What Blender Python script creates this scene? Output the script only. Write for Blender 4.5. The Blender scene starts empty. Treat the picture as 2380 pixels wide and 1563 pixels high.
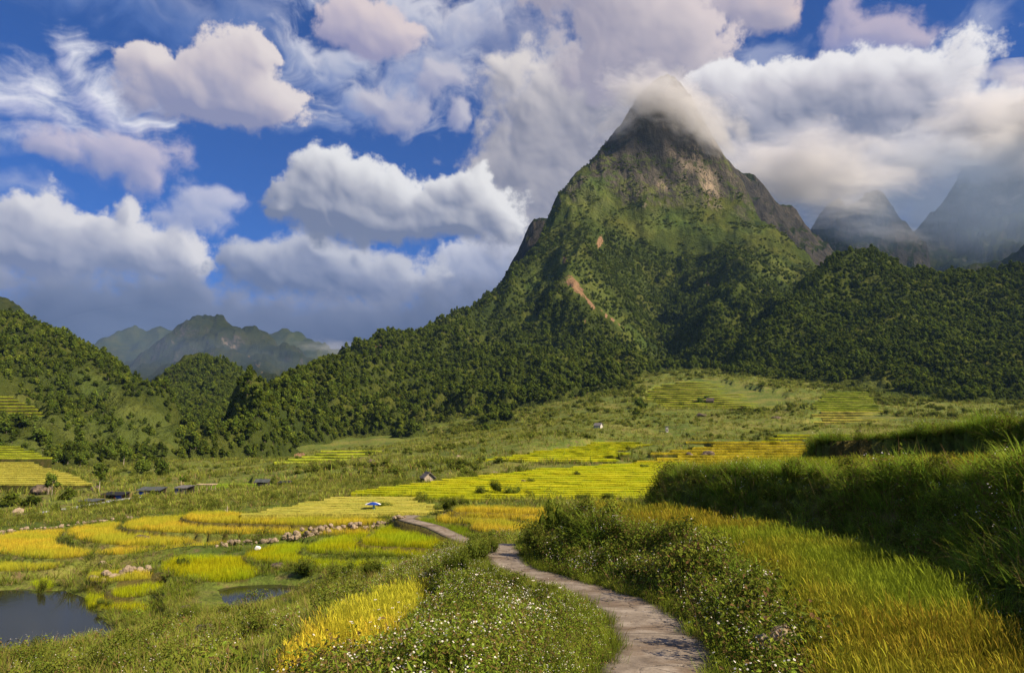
import bpy, bmesh, math, random
import numpy as np
from mathutils import Vector, Matrix, noise as mnoise

SC = bpy.context.scene
COL = SC.collection
rad = math.radians

# ------------------------------------------------------------------ camera
F = 1587.0                       # focal length in units of a 2380 px wide picture
PITCH = math.atan((1030 - 781.5) / F)
cam_data = bpy.data.cameras.new('camera')
cam_data.sensor_width = 36.0
cam_data.lens = 36.0 * F / 2380.0
cam_data.clip_start = 0.1
cam_data.clip_end = 30000
cam = bpy.data.objects.new('camera', cam_data)
COL.objects.link(cam)
cam.location = (0, 0, 0)
cam.rotation_euler = (math.pi / 2 + PITCH, 0, 0)
SC.camera = cam

# ------------------------------------------------------------------ light and exposure
SUN_AZ = rad(117)                # clockwise from the view direction: the right hand side
SUN_EL = rad(37)
sun_vec = Vector((math.sin(SUN_AZ) * math.cos(SUN_EL), math.cos(SUN_AZ) * math.cos(SUN_EL), math.sin(SUN_EL)))
sun = bpy.data.lights.new('sun', 'SUN')
sun.energy = 5.0
sun.color = (1.0, 0.83, 0.60)
sun.angle = rad(0.5)
sun_o = bpy.data.objects.new('sun', sun)
sun_o.rotation_euler = sun_vec.to_track_quat('Z', 'Y').to_euler()
COL.objects.link(sun_o)

SC.view_settings.view_transform = 'Standard'
SC.view_settings.look = 'None'
SC.view_settings.exposure = 0.88
SC.view_settings.gamma = 1.0
SC.view_settings.use_curve_mapping = False
SC.cycles.use_denoising = True
SC.cycles.max_bounces = 6
SC.cycles.diffuse_bounces = 3
SC.cycles.glossy_bounces = 2
SC.cycles.transmission_bounces = 2
SC.cycles.transparent_max_bounces = 6
SC.cycles.volume_bounces = 2
SC.cycles.volume_max_steps = 96
# ------------------------------------------------------------------ pixels to rays (2380 x 1563 picture)
CP, SP = math.cos(PITCH), math.sin(PITCH)
def ray(px, py):
    a = (np.asarray(px, float) - 1190.0) / F
    b = (781.5 - np.asarray(py, float)) / F
    return a, CP - b * SP, SP + b * CP
def at_z(px, py, z):
    """the point where the ray through a pixel meets the level z"""
    x, y, zz = ray(px, py)
    t = z / zz
    return x * t, y * t
def at_d(px, py, d):
    """the point on the ray through a pixel at the distance d along the ground"""
    x, y, z = ray(px, py)
    t = d / y
    return x * t, y * t, z * t
def P3(px, py, d):
    x, y, z = at_d(px, py, d)
    return Vector((float(x), float(y), float(z)))
def to_px(x, y, z):
    fw = y * CP + z * SP
    up = -y * SP + z * CP
    return 1190 + F * x / fw, 781.5 - F * up / fw

# ------------------------------------------------------------------ noise
def _hash(ix, iy, seed):
    h = (ix.astype(np.int64) * 374761393 + iy.astype(np.int64) * 668265263 + seed * 1442695041) & 0xFFFFFFFF
    h = ((h ^ (h >> 13)) * 1274126177) & 0xFFFFFFFF
    return (h ^ (h >> 16)) & 0xFFFFFFFF
def gnoise(x, y, seed=0):
    x = np.asarray(x, float); y = np.asarray(y, float)
    ix = np.floor(x); iy = np.floor(y)
    fx = x - ix; fy = y - iy
    u = fx * fx * fx * (fx * (fx * 6 - 15) + 10); v = fy * fy * fy * (fy * (fy * 6 - 15) + 10)
    def g(dx, dy):
        a = _hash(ix + dx, iy + dy, seed) * (2 * math.pi / 4294967296.0)
        return np.cos(a) * (fx - dx) + np.sin(a) * (fy - dy)
    n0 = g(0, 0) * (1 - u) + g(1, 0) * u
    n1 = g(0, 1) * (1 - u) + g(1, 1) * u
    return (n0 * (1 - v) + n1 * v) * 1.5
def fbm(x, y, oct=4, seed=0, gain=.5):
    s = 0; a = 1.0
    for k in range(oct):
        s = s + a * gnoise(x * 2.03 ** k, y * 2.03 ** k, seed + 17 * k); a *= gain
    return s
def ridged(x, y, oct=4, seed=0):
    s = 0; a = 1.0
    for k in range(oct):
        s = s + a * (.40 - 2 * (np.abs(gnoise(x * 2.03 ** k, y * 2.03 ** k, seed + 31 * k)) - 0)); a *= .5
    return s
def sstep(a, b, x):
    t = np.clip((x - a) / (b - a), 0, 1)
    return t * t * (3 - 2 * t)

# ------------------------------------------------------------------ meshes
def mesh_np(name, verts, faces, smooth=False):
    """verts (n,3); faces: list of (m,k) int arrays"""
    me = bpy.data.meshes.new(name)
    verts = np.asarray(verts, np.float32)
    me.vertices.add(len(verts)); me.vertices.foreach_set('co', verts.ravel())
    if not isinstance(faces, list): faces = [faces]
    faces = [np.asarray(f, np.int32) for f in faces if len(f)]
    nl = sum(f.size for f in faces); nf = sum(len(f) for f in faces)
    if nf:
        me.loops.add(nl); me.polygons.add(nf)
        me.loops.foreach_set('vertex_index', np.concatenate([f.ravel() for f in faces]))
        tot = np.concatenate([np.full(len(f), f.shape[1], np.int32) for f in faces])
        me.polygons.foreach_set('loop_start', np.concatenate([[0], np.cumsum(tot)[:-1]]).astype(np.int32))
        me.update(calc_edges=True)
        me.polygons.foreach_set('use_smooth', np.full(nf, bool(smooth)))
    me.validate()
    return me
def grid_faces(nr, nc):
    i = np.arange(nr - 1)[:, None] * nc + np.arange(nc - 1)[None, :]
    return np.stack([i, i + 1, i + nc + 1, i + nc], -1).reshape(-1, 4)
def attr(me, name, val, kind='FLOAT'):
    a = me.attributes.new(name, kind, 'POINT')
    val = np.asarray(val, np.float32)
    a.data.foreach_set({'FLOAT': 'value', 'FLOAT_VECTOR': 'vector', 'FLOAT_COLOR': 'color'}[kind], val.ravel())
def link(name, me, mat=None, parent=None):
    if mat is not None: me.materials.append(mat)
    o = bpy.data.objects.new(name, me)
    COL.objects.link(o)
    if parent is not None: o.parent = parent
    return o
def tag(o, label=None, cat=None, group=None, kind=None):
    if label: o['label'] = label
    if cat: o['category'] = cat
    if group: o['group'] = group
    if kind: o['kind'] = kind
    return o
def empty(name, loc, rz=0.0):
    o = bpy.data.objects.new(name, None); COL.objects.link(o)
    o.empty_display_size = .2
    o.location = loc; o.rotation_euler = (0, 0, rz)
    return o
class MB:
    """collects simple solids and links them as ONE mesh"""
    def __init__(s): s.v = []; s.f = []
    def add(s, vs, fs):
        b = len(s.v); s.v += [tuple(v) for v in vs]; s.f += [tuple(b + i for i in f) for f in fs]
        return s
    def box(s, c, size, M=None):
        hx, hy, hz = (k / 2 for k in size)
        vs = [Vector((sx * hx, sy * hy, sz * hz)) for sx in (-1, 1) for sy in (-1, 1) for sz in (-1, 1)]
        if M is not None: vs = [M @ v for v in vs]
        vs = [v + Vector(c) for v in vs]
        return s.add(vs, [(0, 1, 3, 2), (4, 6, 7, 5), (0, 4, 5, 1), (2, 3, 7, 6), (0, 2, 6, 4), (1, 5, 7, 3)])
    def tube(s, pts, rs, n=7):
        pts = [Vector(p) for p in pts]; rings = []
        for i, p in enumerate(pts):
            t = (pts[min(i + 1, len(pts) - 1)] - pts[max(i - 1, 0)]).normalized()
            a = t.orthogonal().normalized(); b = t.cross(a)
            rings.append([p + (a * math.cos(2 * math.pi * k / n) + b * math.sin(2 * math.pi * k / n)) * rs[i] for k in range(n)])
        vs = [v for r in rings for v in r]; fs = []
        for i in range(len(pts) - 1):
            for k in range(n):
                fs.append((i * n + k, i * n + (k + 1) % n, (i + 1) * n + (k + 1) % n, (i + 1) * n + k))
        fs.append(tuple(range(n))[::-1]); fs.append(tuple((len(pts) - 1) * n + k for k in range(n)))
        return s.add(vs, fs)
    def mesh(s, name, smooth=False):
        me = bpy.data.meshes.new(name); me.from_pydata([tuple(v) for v in s.v], [], s.f)
        if smooth: me.polygons.foreach_set('use_smooth', np.ones(len(me.polygons), bool))
        me.update(); return me
    def build(s, name, mat, parent=None, smooth=False):
        return link(name, s.mesh(name, smooth), mat, parent)

# ------------------------------------------------------------------ node helper
class NT:
    def __init__(s, tree): s.t = tree; s.n = tree.nodes; s.l = tree.links
    def _set(s, sock, v):
        if v is None: return
        if isinstance(v, bpy.types.NodeSocket): s.l.new(v, sock)
        elif isinstance(v, bpy.types.Node): s.l.new(v.outputs[0], sock)
        else:
            try: sock.default_value = v
            except Exception: sock.default_value = (v, v, v)
    def m(s, op, a, b=None, c=None, clamp=False):
        n = s.n.new('ShaderNodeMath'); n.operation = op; n.use_clamp = clamp
        for k, v in enumerate((a, b, c)): s._set(n.inputs[k], v)
        return n.outputs[0]
    def v(s, op, a, b=None, scale=None):
        n = s.n.new('ShaderNodeVectorMath'); n.operation = op
        s._set(n.inputs[0], a); s._set(n.inputs[1], b)
        if scale is not None: s._set(n.inputs['Scale'], scale)
        return n.outputs['Value'] if op in ('LENGTH', 'DOT_PRODUCT', 'DISTANCE') else n.outputs['Vector']
    def mix(s, fac, a, b, blend='MIX'):
        n = s.n.new('ShaderNodeMix'); n.data_type = 'RGBA'; n.blend_type = blend; n.clamp_factor = True
        s._set(n.inputs['Factor'], fac); s._set(n.inputs[6], a); s._set(n.inputs[7], b)
        return n.outputs[2]
    def noise(s, vec, scale, detail=4, rough=.55, dist=0.0, lac=2.0, dim='3D'):
        n = s.n.new('ShaderNodeTexNoise'); n.noise_dimensions = dim
        s._set(n.inputs['Vector'], vec); s._set(n.inputs['Scale'], scale); s._set(n.inputs['Detail'], detail)
        s._set(n.inputs['Roughness'], rough); s._set(n.inputs['Distortion'], dist); s._set(n.inputs['Lacunarity'], lac)
        return n
    def ramp(s, fac, stops, interp='LINEAR'):
        n = s.n.new('ShaderNodeValToRGB'); cr = n.color_ramp; cr.interpolation = interp
        while len(cr.elements) < len(stops): cr.elements.new(.5)
        for e, (p, c) in zip(cr.elements, stops):
            e.position = p; e.color = (*c, 1) if len(c) == 3 else c
        s._set(n.inputs[0], fac); return n.outputs[0]
    def range(s, x, a, b, c=0.0, d=1.0, smooth=True):
        n = s.n.new('ShaderNodeMapRange'); n.interpolation_type = 'SMOOTHSTEP' if smooth else 'LINEAR'
        for k, v in zip(('Value', 'From Min', 'From Max', 'To Min', 'To Max'), (x, a, b, c, d)): s._set(n.inputs[k], v)
        return n.outputs[0]
    def attr(s, name, kind='GEOMETRY'):
        n = s.n.new('ShaderNodeAttribute'); n.attribute_name = name; n.attribute_type = kind; return n
    def bump(s, h, strength=.5, dist=.1):
        n = s.n.new('ShaderNodeBump'); s._set(n.inputs['Height'], h); n.inputs['Strength'].default_value = strength; n.inputs['Distance'].default_value = dist
        return n.outputs[0]
def material(name):
    m = bpy.data.materials.new(name); m.use_nodes = True
    t = NT(m.node_tree); b = m.node_tree.nodes['Principled BSDF']
    return m, t, b
def setp(t, b, col=None, rough=None, normal=None, spec=None):
    if col is not None: t._set(b.inputs['Base Color'], (*col, 1) if isinstance(col, tuple) and len(col) == 3 else col)
    if rough is not None: t._set(b.inputs['Roughness'], rough)
    if normal is not None: t._set(b.inputs['Normal'], normal)
    if spec is not None: t._set(b.inputs['Specular IOR Level'], spec)

# ------------------------------------------------------------------ scattered data
def rbf_fit(P, z, c=0.0, smooth=0.0):
    P = np.asarray(P, float); z = np.asarray(z, float)
    r = np.sqrt(((P[:, None] - P[None]) ** 2).sum(-1) + c * c)
    n = len(P); A = np.zeros((n + 3, n + 3))
    A[:n, :n] = -r - smooth * np.eye(n)
    A[:n, n] = 1; A[:n, n + 1:] = P; A[n, :n] = 1; A[n + 1:, :n] = P.T
    w = np.linalg.solve(A, np.concatenate([z, np.zeros(3)]))
    def f(Q):
        Q = np.asarray(Q, float); out = np.empty(len(Q))
        for i in range(0, len(Q), 20000):
            q = Q[i:i + 20000]
            d = np.sqrt(((q[:, None] - P[None]) ** 2).sum(-1) + c * c)
            out[i:i + 20000] = -d @ w[:n] + w[n] + q @ w[n + 1:]
        return out
    return f
def poly_dist(poly, x, y):
    """signed distance to a closed polygon, negative inside"""
    p = np.asarray(poly, float); q = np.roll(p, -1, 0)
    d2 = np.full(x.shape, 1e18); ins = np.zeros(x.shape, bool)
    for (ax, ay), (bx, by) in zip(p, q):
        ex, ey = bx - ax, by - ay
        t = np.clip(((x - ax) * ex + (y - ay) * ey) / max(ex * ex + ey * ey, 1e-9), 0, 1)
        d2 = np.minimum(d2, (x - ax - t * ex) ** 2 + (y - ay - t * ey) ** 2)
        c = (ay > y) != (by > y)
        with np.errstate(divide='ignore', invalid='ignore'):
            ins ^= c & (x < (bx - ax) * (y - ay) / (by - ay if by != ay else 1e-12) + ax)
    d = np.sqrt(d2)
    return np.where(ins, -d, d)
def line_dist(pts, x, y):
    """distance to a polyline, position along it (0..n-1) and side (+ right of its direction)"""
    p = np.asarray(pts, float)
    best = np.full(x.shape, 1e18); pos = np.zeros(x.shape); side = np.zeros(x.shape)
    for i in range(len(p) - 1):
        ax, ay = p[i, :2]; bx, by = p[i + 1, :2]; ex, ey = bx - ax, by - ay
        t = np.clip(((x - ax) * ex + (y - ay) * ey) / max(ex * ex + ey * ey, 1e-9), 0, 1)
        d = (x - ax - t * ex) ** 2 + (y - ay - t * ey) ** 2
        m = d < best
        best = np.where(m, d, best); pos = np.where(m, i + t, pos)
        side = np.where(m, np.sign((x - ax) * ey - (y - ay) * ex), side)
    return np.sqrt(best), pos, side
def resample(pts, step, closed=False):
    """Catmull-Rom through points of any dimension, about STEP apart"""
    p = np.asarray(pts, float); out = []
    n = len(p)
    for i in range(n if closed else n - 1):
        if closed: p0, p1, p2, p3 = p[i - 1], p[i], p[(i + 1) % n], p[(i + 2) % n]
        else: p0, p1, p2, p3 = p[max(i - 1, 0)], p[i], p[i + 1], p[min(i + 2, n - 1)]
        k = min(60, max(1, int(np.linalg.norm(p2[:2] - p1[:2]) / step)))
        for j in range(k):
            t = j / k
            out.append(.5 * (2 * p1 + (p2 - p0) * t + (2 * p0 - 5 * p1 + 4 * p2 - p3) * t * t + (3 * p1 - p0 - 3 * p2 + p3) * t ** 3))
    if not closed: out.append(p[-1])
    return np.array(out)
# ------------------------------------------------------------------ sky: physical daylight sky with a deck of cumulus grown from puffs of noise and lit along the sun's direction
SKY_STRENGTH = .1
SKY_TINT = (.046, .235, .57)
CLOUD_GAIN = .51
def grow_clouds(nx=1920, ny=1080, az0=-50., az1=50., el0=-6., el1=50.24):
    """returns colour (linear) and cover of the clouds by azimuth and elevation"""
    U, V = np.meshgrid(np.radians(np.linspace(az0, az1, nx)), np.radians(np.linspace(el0, el1, ny)))
    ppr = nx / math.radians(az1 - az0)                 # samples per radian
    def up(fn, f):
        """evaluate a smooth field on a coarser lattice and interpolate"""
        mx, my = nx // f + 2, ny // f + 2
        gu = np.radians(az0) + np.arange(mx) * f / ppr; gv = np.radians(el0) + np.arange(my) * f / ppr
        a = fn(*np.meshgrid(gu, gv))
        x = np.arange(nx) / f; y = np.arange(ny) / f
        ix = x.astype(int); iy = y.astype(int); fx = x - ix; fy = (y - iy)[:, None]
        r0 = a[iy][:, ix] * (1 - fx) + a[iy][:, ix + 1] * fx; r1 = a[iy + 1][:, ix] * (1 - fx) + a[iy + 1][:, ix + 1] * fx
        return r0 * (1 - fy) + r1 * fy
    def oct_fbm(fu, fv, n, seed, gain=.5, warp=None):
        s = 0; a = 1.0; tot = 0
        for k in range(n):
            f = max(1, int(6 / 2 ** k)) if warp is None else 1
            g = 2.1 ** k
            if warp is None: s = s + a * up(lambda p, q: gnoise(p * fu * g, q * fv * g, seed + k), f)
            else: s = s + a * gnoise((U + warp[0]) * fu * g, (V + warp[1]) * fv * g, seed + k)
            a *= gain
        return s
    wu = oct_fbm(9, 9, 3, 11) * .020; wv = oct_fbm(9, 9, 3, 21) * .016
    wu2 = oct_fbm(42, 42, 2, 31) * .0045; wv2 = oct_fbm(42, 42, 2, 36) * .0045
    WU, WV = U + wu + wu2, V + wv + wv2
    # billows: rounded lumps with creases between them, several sizes
    bil = 0; a = 1.0
    for k, f in enumerate((12., 25., 52., 108., 220.)):
        bil = bil + a * (np.abs(gnoise(WU * f, WV * f * 1.15, 51 + k)) * 1.6 - .42); a *= .50
    fb = oct_fbm(10, 11, 6, 71, .55)
    puff = .40 * fb + .55 * bil
    ca, sa = math.cos(rad(12)), math.sin(rad(12))
    SU, SV = (U + wu * 1.6) * ca + (V + wv * 1.6) * sa, -(U + wu * 1.6) * sa + (V + wv * 1.6) * ca
    wis = 0; a = 1.0
    for k in range(6): wis = wis + a * gnoise(SU * 7 * 2.1 ** k, SV * 19 * 2.0 ** k, 91 + k); a *= .6
    fine = oct_fbm(62, 66, 4, 121, .7)
    C = np.zeros((ny, nx, 3), np.float32); A = np.zeros((ny, nx), np.float32)
    def lin(c): c = np.array(c) / 255.; return np.where(c < .04, c / 12.92, ((c + .055) / 1.055) ** 2.4)
    def uv(px, py):
        x, y, z = ray(px, py); l = math.sqrt(x * x + y * y + z * z)
        return math.atan2(x, y), math.asin(z / l)
    def shift(a, du, dv):
        """the field as met one step towards the light"""
        i, j = int(round(du * ppr)), int(round(dv * ppr))
        return np.roll(np.roll(a, -i, 1), -j, 0)
    def blur(a, r):
        q_ = int(math.ceil(3 * r)); k = np.exp(-.5 * (np.arange(-q_, q_ + 1) / r) ** 2); k /= k.sum()
        n = len(k) // 2
        p = np.pad(a, ((n, n), (0, 0)), 'edge'); c = sum(w * p[i:i + a.shape[0]] for i, w in enumerate(k) if w > 1e-3)
        p = np.pad(c, ((0, 0), (n, n)), 'edge'); return sum(w * p[:, i:i + a.shape[1]] for i, w in enumerate(k) if w > 1e-3)
    def cloud(blobs, lit, mid, shade, edge=.12, amp=.55, tex=None, maxa=1.0, bias=0.0, thick=1.0, frontal=.55, sharp=1.0, warped=True, base=.6):
        nonlocal C, A
        cen = [uv(b[0], b[1]) for b in blobs]
        # work in a window only
        rr = [max(abs(uv(b[0] + max(b[2], b[3]), b[1])[0] - c[0]), .02) for b, c in zip(blobs, cen)]
        m = .10
        u0 = min(c[0] - r for c, r in zip(cen, rr)) - m; u1 = max(c[0] + r for c, r in zip(cen, rr)) + m
        v0 = min(c[1] - r for c, r in zip(cen, rr)) - m; v1 = max(c[1] + r for c, r in zip(cen, rr)) + m
        i0, i1 = np.clip(((np.array([u0, u1]) - math.radians(az0)) * ppr).astype(int), 0, nx); j0, j1 = np.clip(((np.array([v0, v1]) - math.radians(el0)) * ppr).astype(int), 0, ny)
        w = (slice(j0, j1), slice(i0, i1))
        X, Y = (WU[w], WV[w]) if warped else (U[w], V[w])
        E = 0
        for b, c in zip(blobs, cen):
            ru = abs(uv(b[0] + b[2], b[1])[0] - c[0]); rv = abs(uv(b[0], b[1] - b[3])[1] - c[1])
            x = X - c[0]; y = Y - c[1]
            if len(b) > 4:
                cb, sb = math.cos(rad(-b[4])), math.sin(rad(-b[4])); x, y = x * cb + y * sb, -x * sb + y * cb
            q = np.sqrt((x / ru) ** 2 + (y / rv) ** 2)
            E = E + np.exp(-np.maximum(q - .2, 0) * 5.5)
        D = 1 + np.log(np.maximum(E, 1e-9)) / 5.5 - .2           # smooth union of the puffs
        tx = (puff if tex is None else tex)[w]
        dd = D + amp * tx
        rho = sstep(-.05, .55, dd) * thick
        low = blur(rho, 3)
        # light reaching each point: through the cloud towards the sun, and from the open sky above
        sun_t = 0; amb = 0
        for k in range(1, 13):
            st = .0042 * k ** 1.25
            sun_t = sun_t + shift(low, st * .72, st * .62) * (.5 + k * .10)
            amb = amb + shift(low, 0, st * 1.1) * (.5 + k * .10)
        Ts = np.exp(-sun_t * .20); Ta = np.exp(-amb * .15)
        ed = edge + .02 + .10 * (1 - np.exp(-amb * .45))                # crisp tops, ragged bases
        al = sstep(-ed * .9, ed * 1.5, dd + fine[w] * .095 * sharp) * maxa
        # the bulge of the front, lit a little from behind the viewer
        h = np.sqrt(np.maximum(dd + .12, 0)); h = .24 * blur(h, 2) + .34 * blur(h, 5) + .42 * blur(h, 11)
        gy, gx_ = np.gradient(h * .055 * ppr)
        nl = (-gx_ * .62 - gy * .58 + .55) / np.sqrt(1 + gx_ ** 2 + gy ** 2)
        s = frontal * nl * 1.0 + .56 * Ts + base * .62 * Ta - .24 + bias
        s = np.clip(s, 0, 1)[..., None]
        lt, md, sh = lin(lit), lin(mid), lin(shade)
        c = np.where(s < .5, sh + (md - sh) * s * 2, md + (lt - md) * (s * 2 - 1))
        al = al[..., None]
        C[w] = C[w] * (1 - al) + c * al
        A[w] = A[w] * (1 - al[..., 0]) + al[..., 0]
    CLOUDS(cloud, wis, fb)
    return C, A
def CLOUDS(cloud, wis, fb):
    # high wisps
    cloud([(20,245,220,64,-4),(240,235,140,70,14),(340,285,70,24),(165,140,40,90,-30),(100,200,90,60,-20)], (246,244,250), (220,218,238), (160,168,214), .62, .75, wis, 1, .30)
    cloud([(430,20,210,60,8),(560,50,100,80),(260,-10,220,50)], (196,202,228), (150,168,214), (110,140,205), .8, .9, wis, .45, .1)
    cloud([(770,165,150,56,-25),(900,215,150,56,-14),(1000,170,150,70),(880,260,100,46,-10),(1060,60,190,90,-10),(960,30,140,70),(720,120,60,50)], (232,230,238), (186,192,216), (130,148,198), .5, .95, wis, .82, .15)
    cloud([(1130,90,200,110,-10),(1050,190,140,60,10),(1340,30,130,80),(1210,180,110,100),(1250,110,150,80)], (216,210,218), (182,182,202), (140,150,188), .45, .9, None, .55, .05)
    cloud([(30,420,100,24),(0,320,60,36),(2290,60,120,40,-20),(2080,150,170,44,10),(1760,150,100,50)], (200,204,226), (160,174,214), (120,146,204), .7, .8, wis, .5, .2)
    cloud([(930,275,60,34),(890,240,60,40),(1010,190,66,44),(1050,285,22,30)], (208,203,214), (180,178,200), (146,150,186), .26, .6, None, .9, .05)
    # low bank on the left, blue grey with white tops
    cloud([(1090,660,110,90),(1170,600,110,90),(1210,660,100,90),(1060,640,40,30)], (216,215,226), (174,177,198), (124,133,166), .14, .5, None, .95, .0)
    cloud([(60,560,190,106),(250,575,190,92),(400,590,110,74),(110,500,110,46),(275,500,36,56),(30,480,80,36),(215,512,50,30)], (236,231,232), (184,183,198), (120,127,160), .14, .5)
    cloud([(640,630,140,80),(780,640,150,86),(880,660,130,80),(740,590,74,40),(600,600,70,44),(820,595,44,34)], (206,205,214), (150,154,178), (102,111,146), .18, .5, None, .97, -.02)
    cloud([(120,775,430,120),(520,780,430,120),(880,785,360,104),(300,700,340,56),(1100,780,230,80),(-200,740,320,150),(1300,800,300,120),(200,860,500,90),(700,870,400,80)], (158,161,184), (112,119,148), (82,91,124), .26, .36, fb, .97, -.14, .8, .3, base=.5)
    # small drifting clouds
    cloud([(240,355,120,40),(300,355,76,46),(335,395,70,52,-30),(150,358,80,22),(360,425,48,32)], (214,202,216), (184,178,204), (150,152,190), .34, .8, None, .9, .0, frontal=.45)
    cloud([(470,485,72,48),(510,455,56,28),(430,505,72,28),(375,508,50,18)], (210,208,226), (180,184,212), (148,158,200), .34, .8, None, .9, .02, frontal=.45)
    cloud([(2020,85,110,54),(1960,70,60,56),(2090,95,80,34),(1990,40,46,28)], (204,190,206), (178,170,196), (150,150,192), .26, .65, None, .9, .0, frontal=.4)
    # the cumulus in the middle, running up into the great mass behind the peak
    cloud([(1310,320,190,190),(1230,270,90,110),(1400,250,190,180),(1170,180,60,56),(1340,450,220,160),(1500,220,160,160),(1220,400,110,100),(1580,330,150,140),(1560,470,160,110),(1640,260,110,90),(1230,490,150,90),(1420,520,200,90),(1140,520,130,60)], (232,223,219), (204,197,199), (136,136,154), .22, .5, None, 1, .07, frontal=.45)
    cloud([(1055,445,66,48),(1005,475,70,54),(1105,430,66,50),(1050,525,220,50),(1150,500,110,56),(870,530,170,40),
           (790,408,96,62),(735,418,60,46),(690,440,60,40),(850,440,110,70),(910,470,90,60),(730,480,100,56),(800,500,130,60),(655,488,34,26)], (248,245,243), (196,194,201), (118,124,150), .12, .52, None, .96, -.02, frontal=.5)
    # the plume over the peak
    cloud([(1760,0,130,62),(1700,-20,130,60),(1640,0,70,46),(1806,28,64,42)], (232,210,206), (198,186,196), (164,158,180), .16, .5, None, 1, .06, frontal=.42)
    cloud([(1480,120,200,112),(1420,30,140,96),(1560,60,124,112,30),(1600,165,96,90),(1380,-40,150,80),(1290,-6,60,36)], (228,213,213), (203,192,198), (164,158,176), .12, .5, None, 1, .04, frontal=.42)
    # the mass on the right
    cloud([(1660,235,96,70),(1720,280,116,86),(1820,255,146,96),(1900,195,110,86),(2000,200,110,82),(2110,180,126,72),(2190,220,104,76),(2290,285,100,56),(2400,280,110,60),(2080,280,300,140),(1800,340,220,120),(2300,330,220,120)],
          (248,244,244), (204,199,207), (130,134,157), .11, .5, None, 1, .0, frontal=.46)
    cloud([(1850,455,270,120),(2050,450,280,130),(2250,455,280,130),(1750,430,130,110),(1900,590,290,140),(2250,590,330,150),(2050,620,320,150),(2050,540,330,130),(1800,540,200,100)], (182,179,190), (140,142,162), (98,107,132), .34, .42, fb, 1, -.10, .8, .25)
    # two lit clouds high on the left
    cloud([(500,155,112,80),(420,168,96,70),(560,205,126,82),(622,235,92,62),(325,148,66,42),(440,215,160,72),(530,250,150,62),(590,130,50,50)], (238,226,223), (208,197,204), (142,144,178), .09, .45, None, 1, .02, frontal=.44)
    cloud([(860,42,98,70),(820,70,74,56),(890,90,76,46),(855,112,44,38),(930,70,50,40)], (230,213,213), (196,185,200), (156,152,185), .14, .5, None, 1, .03, frontal=.42)

def build_sky():
    W = bpy.data.worlds.new('World'); SC.world = W; W.use_nodes = True
    t = NT(W.node_tree); bg = t.n['Background']
    sky = t.n.new('ShaderNodeTexSky'); sky.sky_type = 'NISHITA'; sky.sun_disc = False
    sky.sun_elevation = SUN_EL; sky.sun_rotation = SUN_AZ; sky.altitude = 900; sky.air_density = 1.0; sky.dust_density = .3; sky.ozone_density = 3.0
    C, A = grow_clouds()
    ny, nx = A.shape
    img = bpy.data.images.new('cloud_deck', nx, ny, alpha=True, float_buffer=True, is_data=True)
    px = np.ones((ny, nx, 4), np.float32); px[..., :3] = C; px[..., 3] = A
    img.alpha_mode = 'CHANNEL_PACKED'
    img.pixels.foreach_set(px.ravel()); img.update()
    tc = t.n.new('ShaderNodeTexCoord'); sp = t.n.new('ShaderNodeSeparateXYZ'); t.l.new(tc.outputs['Generated'], sp.inputs[0])
    u = t.m('ARCTAN2', sp.outputs[0], sp.outputs[1]); v = t.m('ARCSINE', sp.outputs[2])
    cb = t.n.new('ShaderNodeCombineXYZ')
    t._set(cb.inputs[0], t.m('MULTIPLY_ADD', u, 1 / rad(100), .5)); t._set(cb.inputs[1], t.m('MULTIPLY_ADD', v, 1 / rad(56.24), 6 / 56.24))
    tx = t.n.new('ShaderNodeTexImage'); tx.image = img; tx.extension = 'MIRROR'; tx.interpolation = 'Linear'; t.l.new(cb.outputs[0], tx.inputs[0])
    col = t.mix(1.0, sky.outputs[0], (*SKY_TINT, 1), 'MULTIPLY')
    col = t.mix(tx.outputs['Alpha'], col, (0, 0, 0, 1))
    col = t.v('ADD', col, t.v('SCALE', tx.outputs['Color'], None, CLOUD_GAIN / SKY_STRENGTH))
    col = t.mix(t.range(v, -.02, -.05), col, (.6, .7, .4, 1))          # below the horizon: land
    t.l.new(col, bg.inputs['Color']); bg.inputs['Strength'].default_value = SKY_STRENGTH
build_sky()
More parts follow.
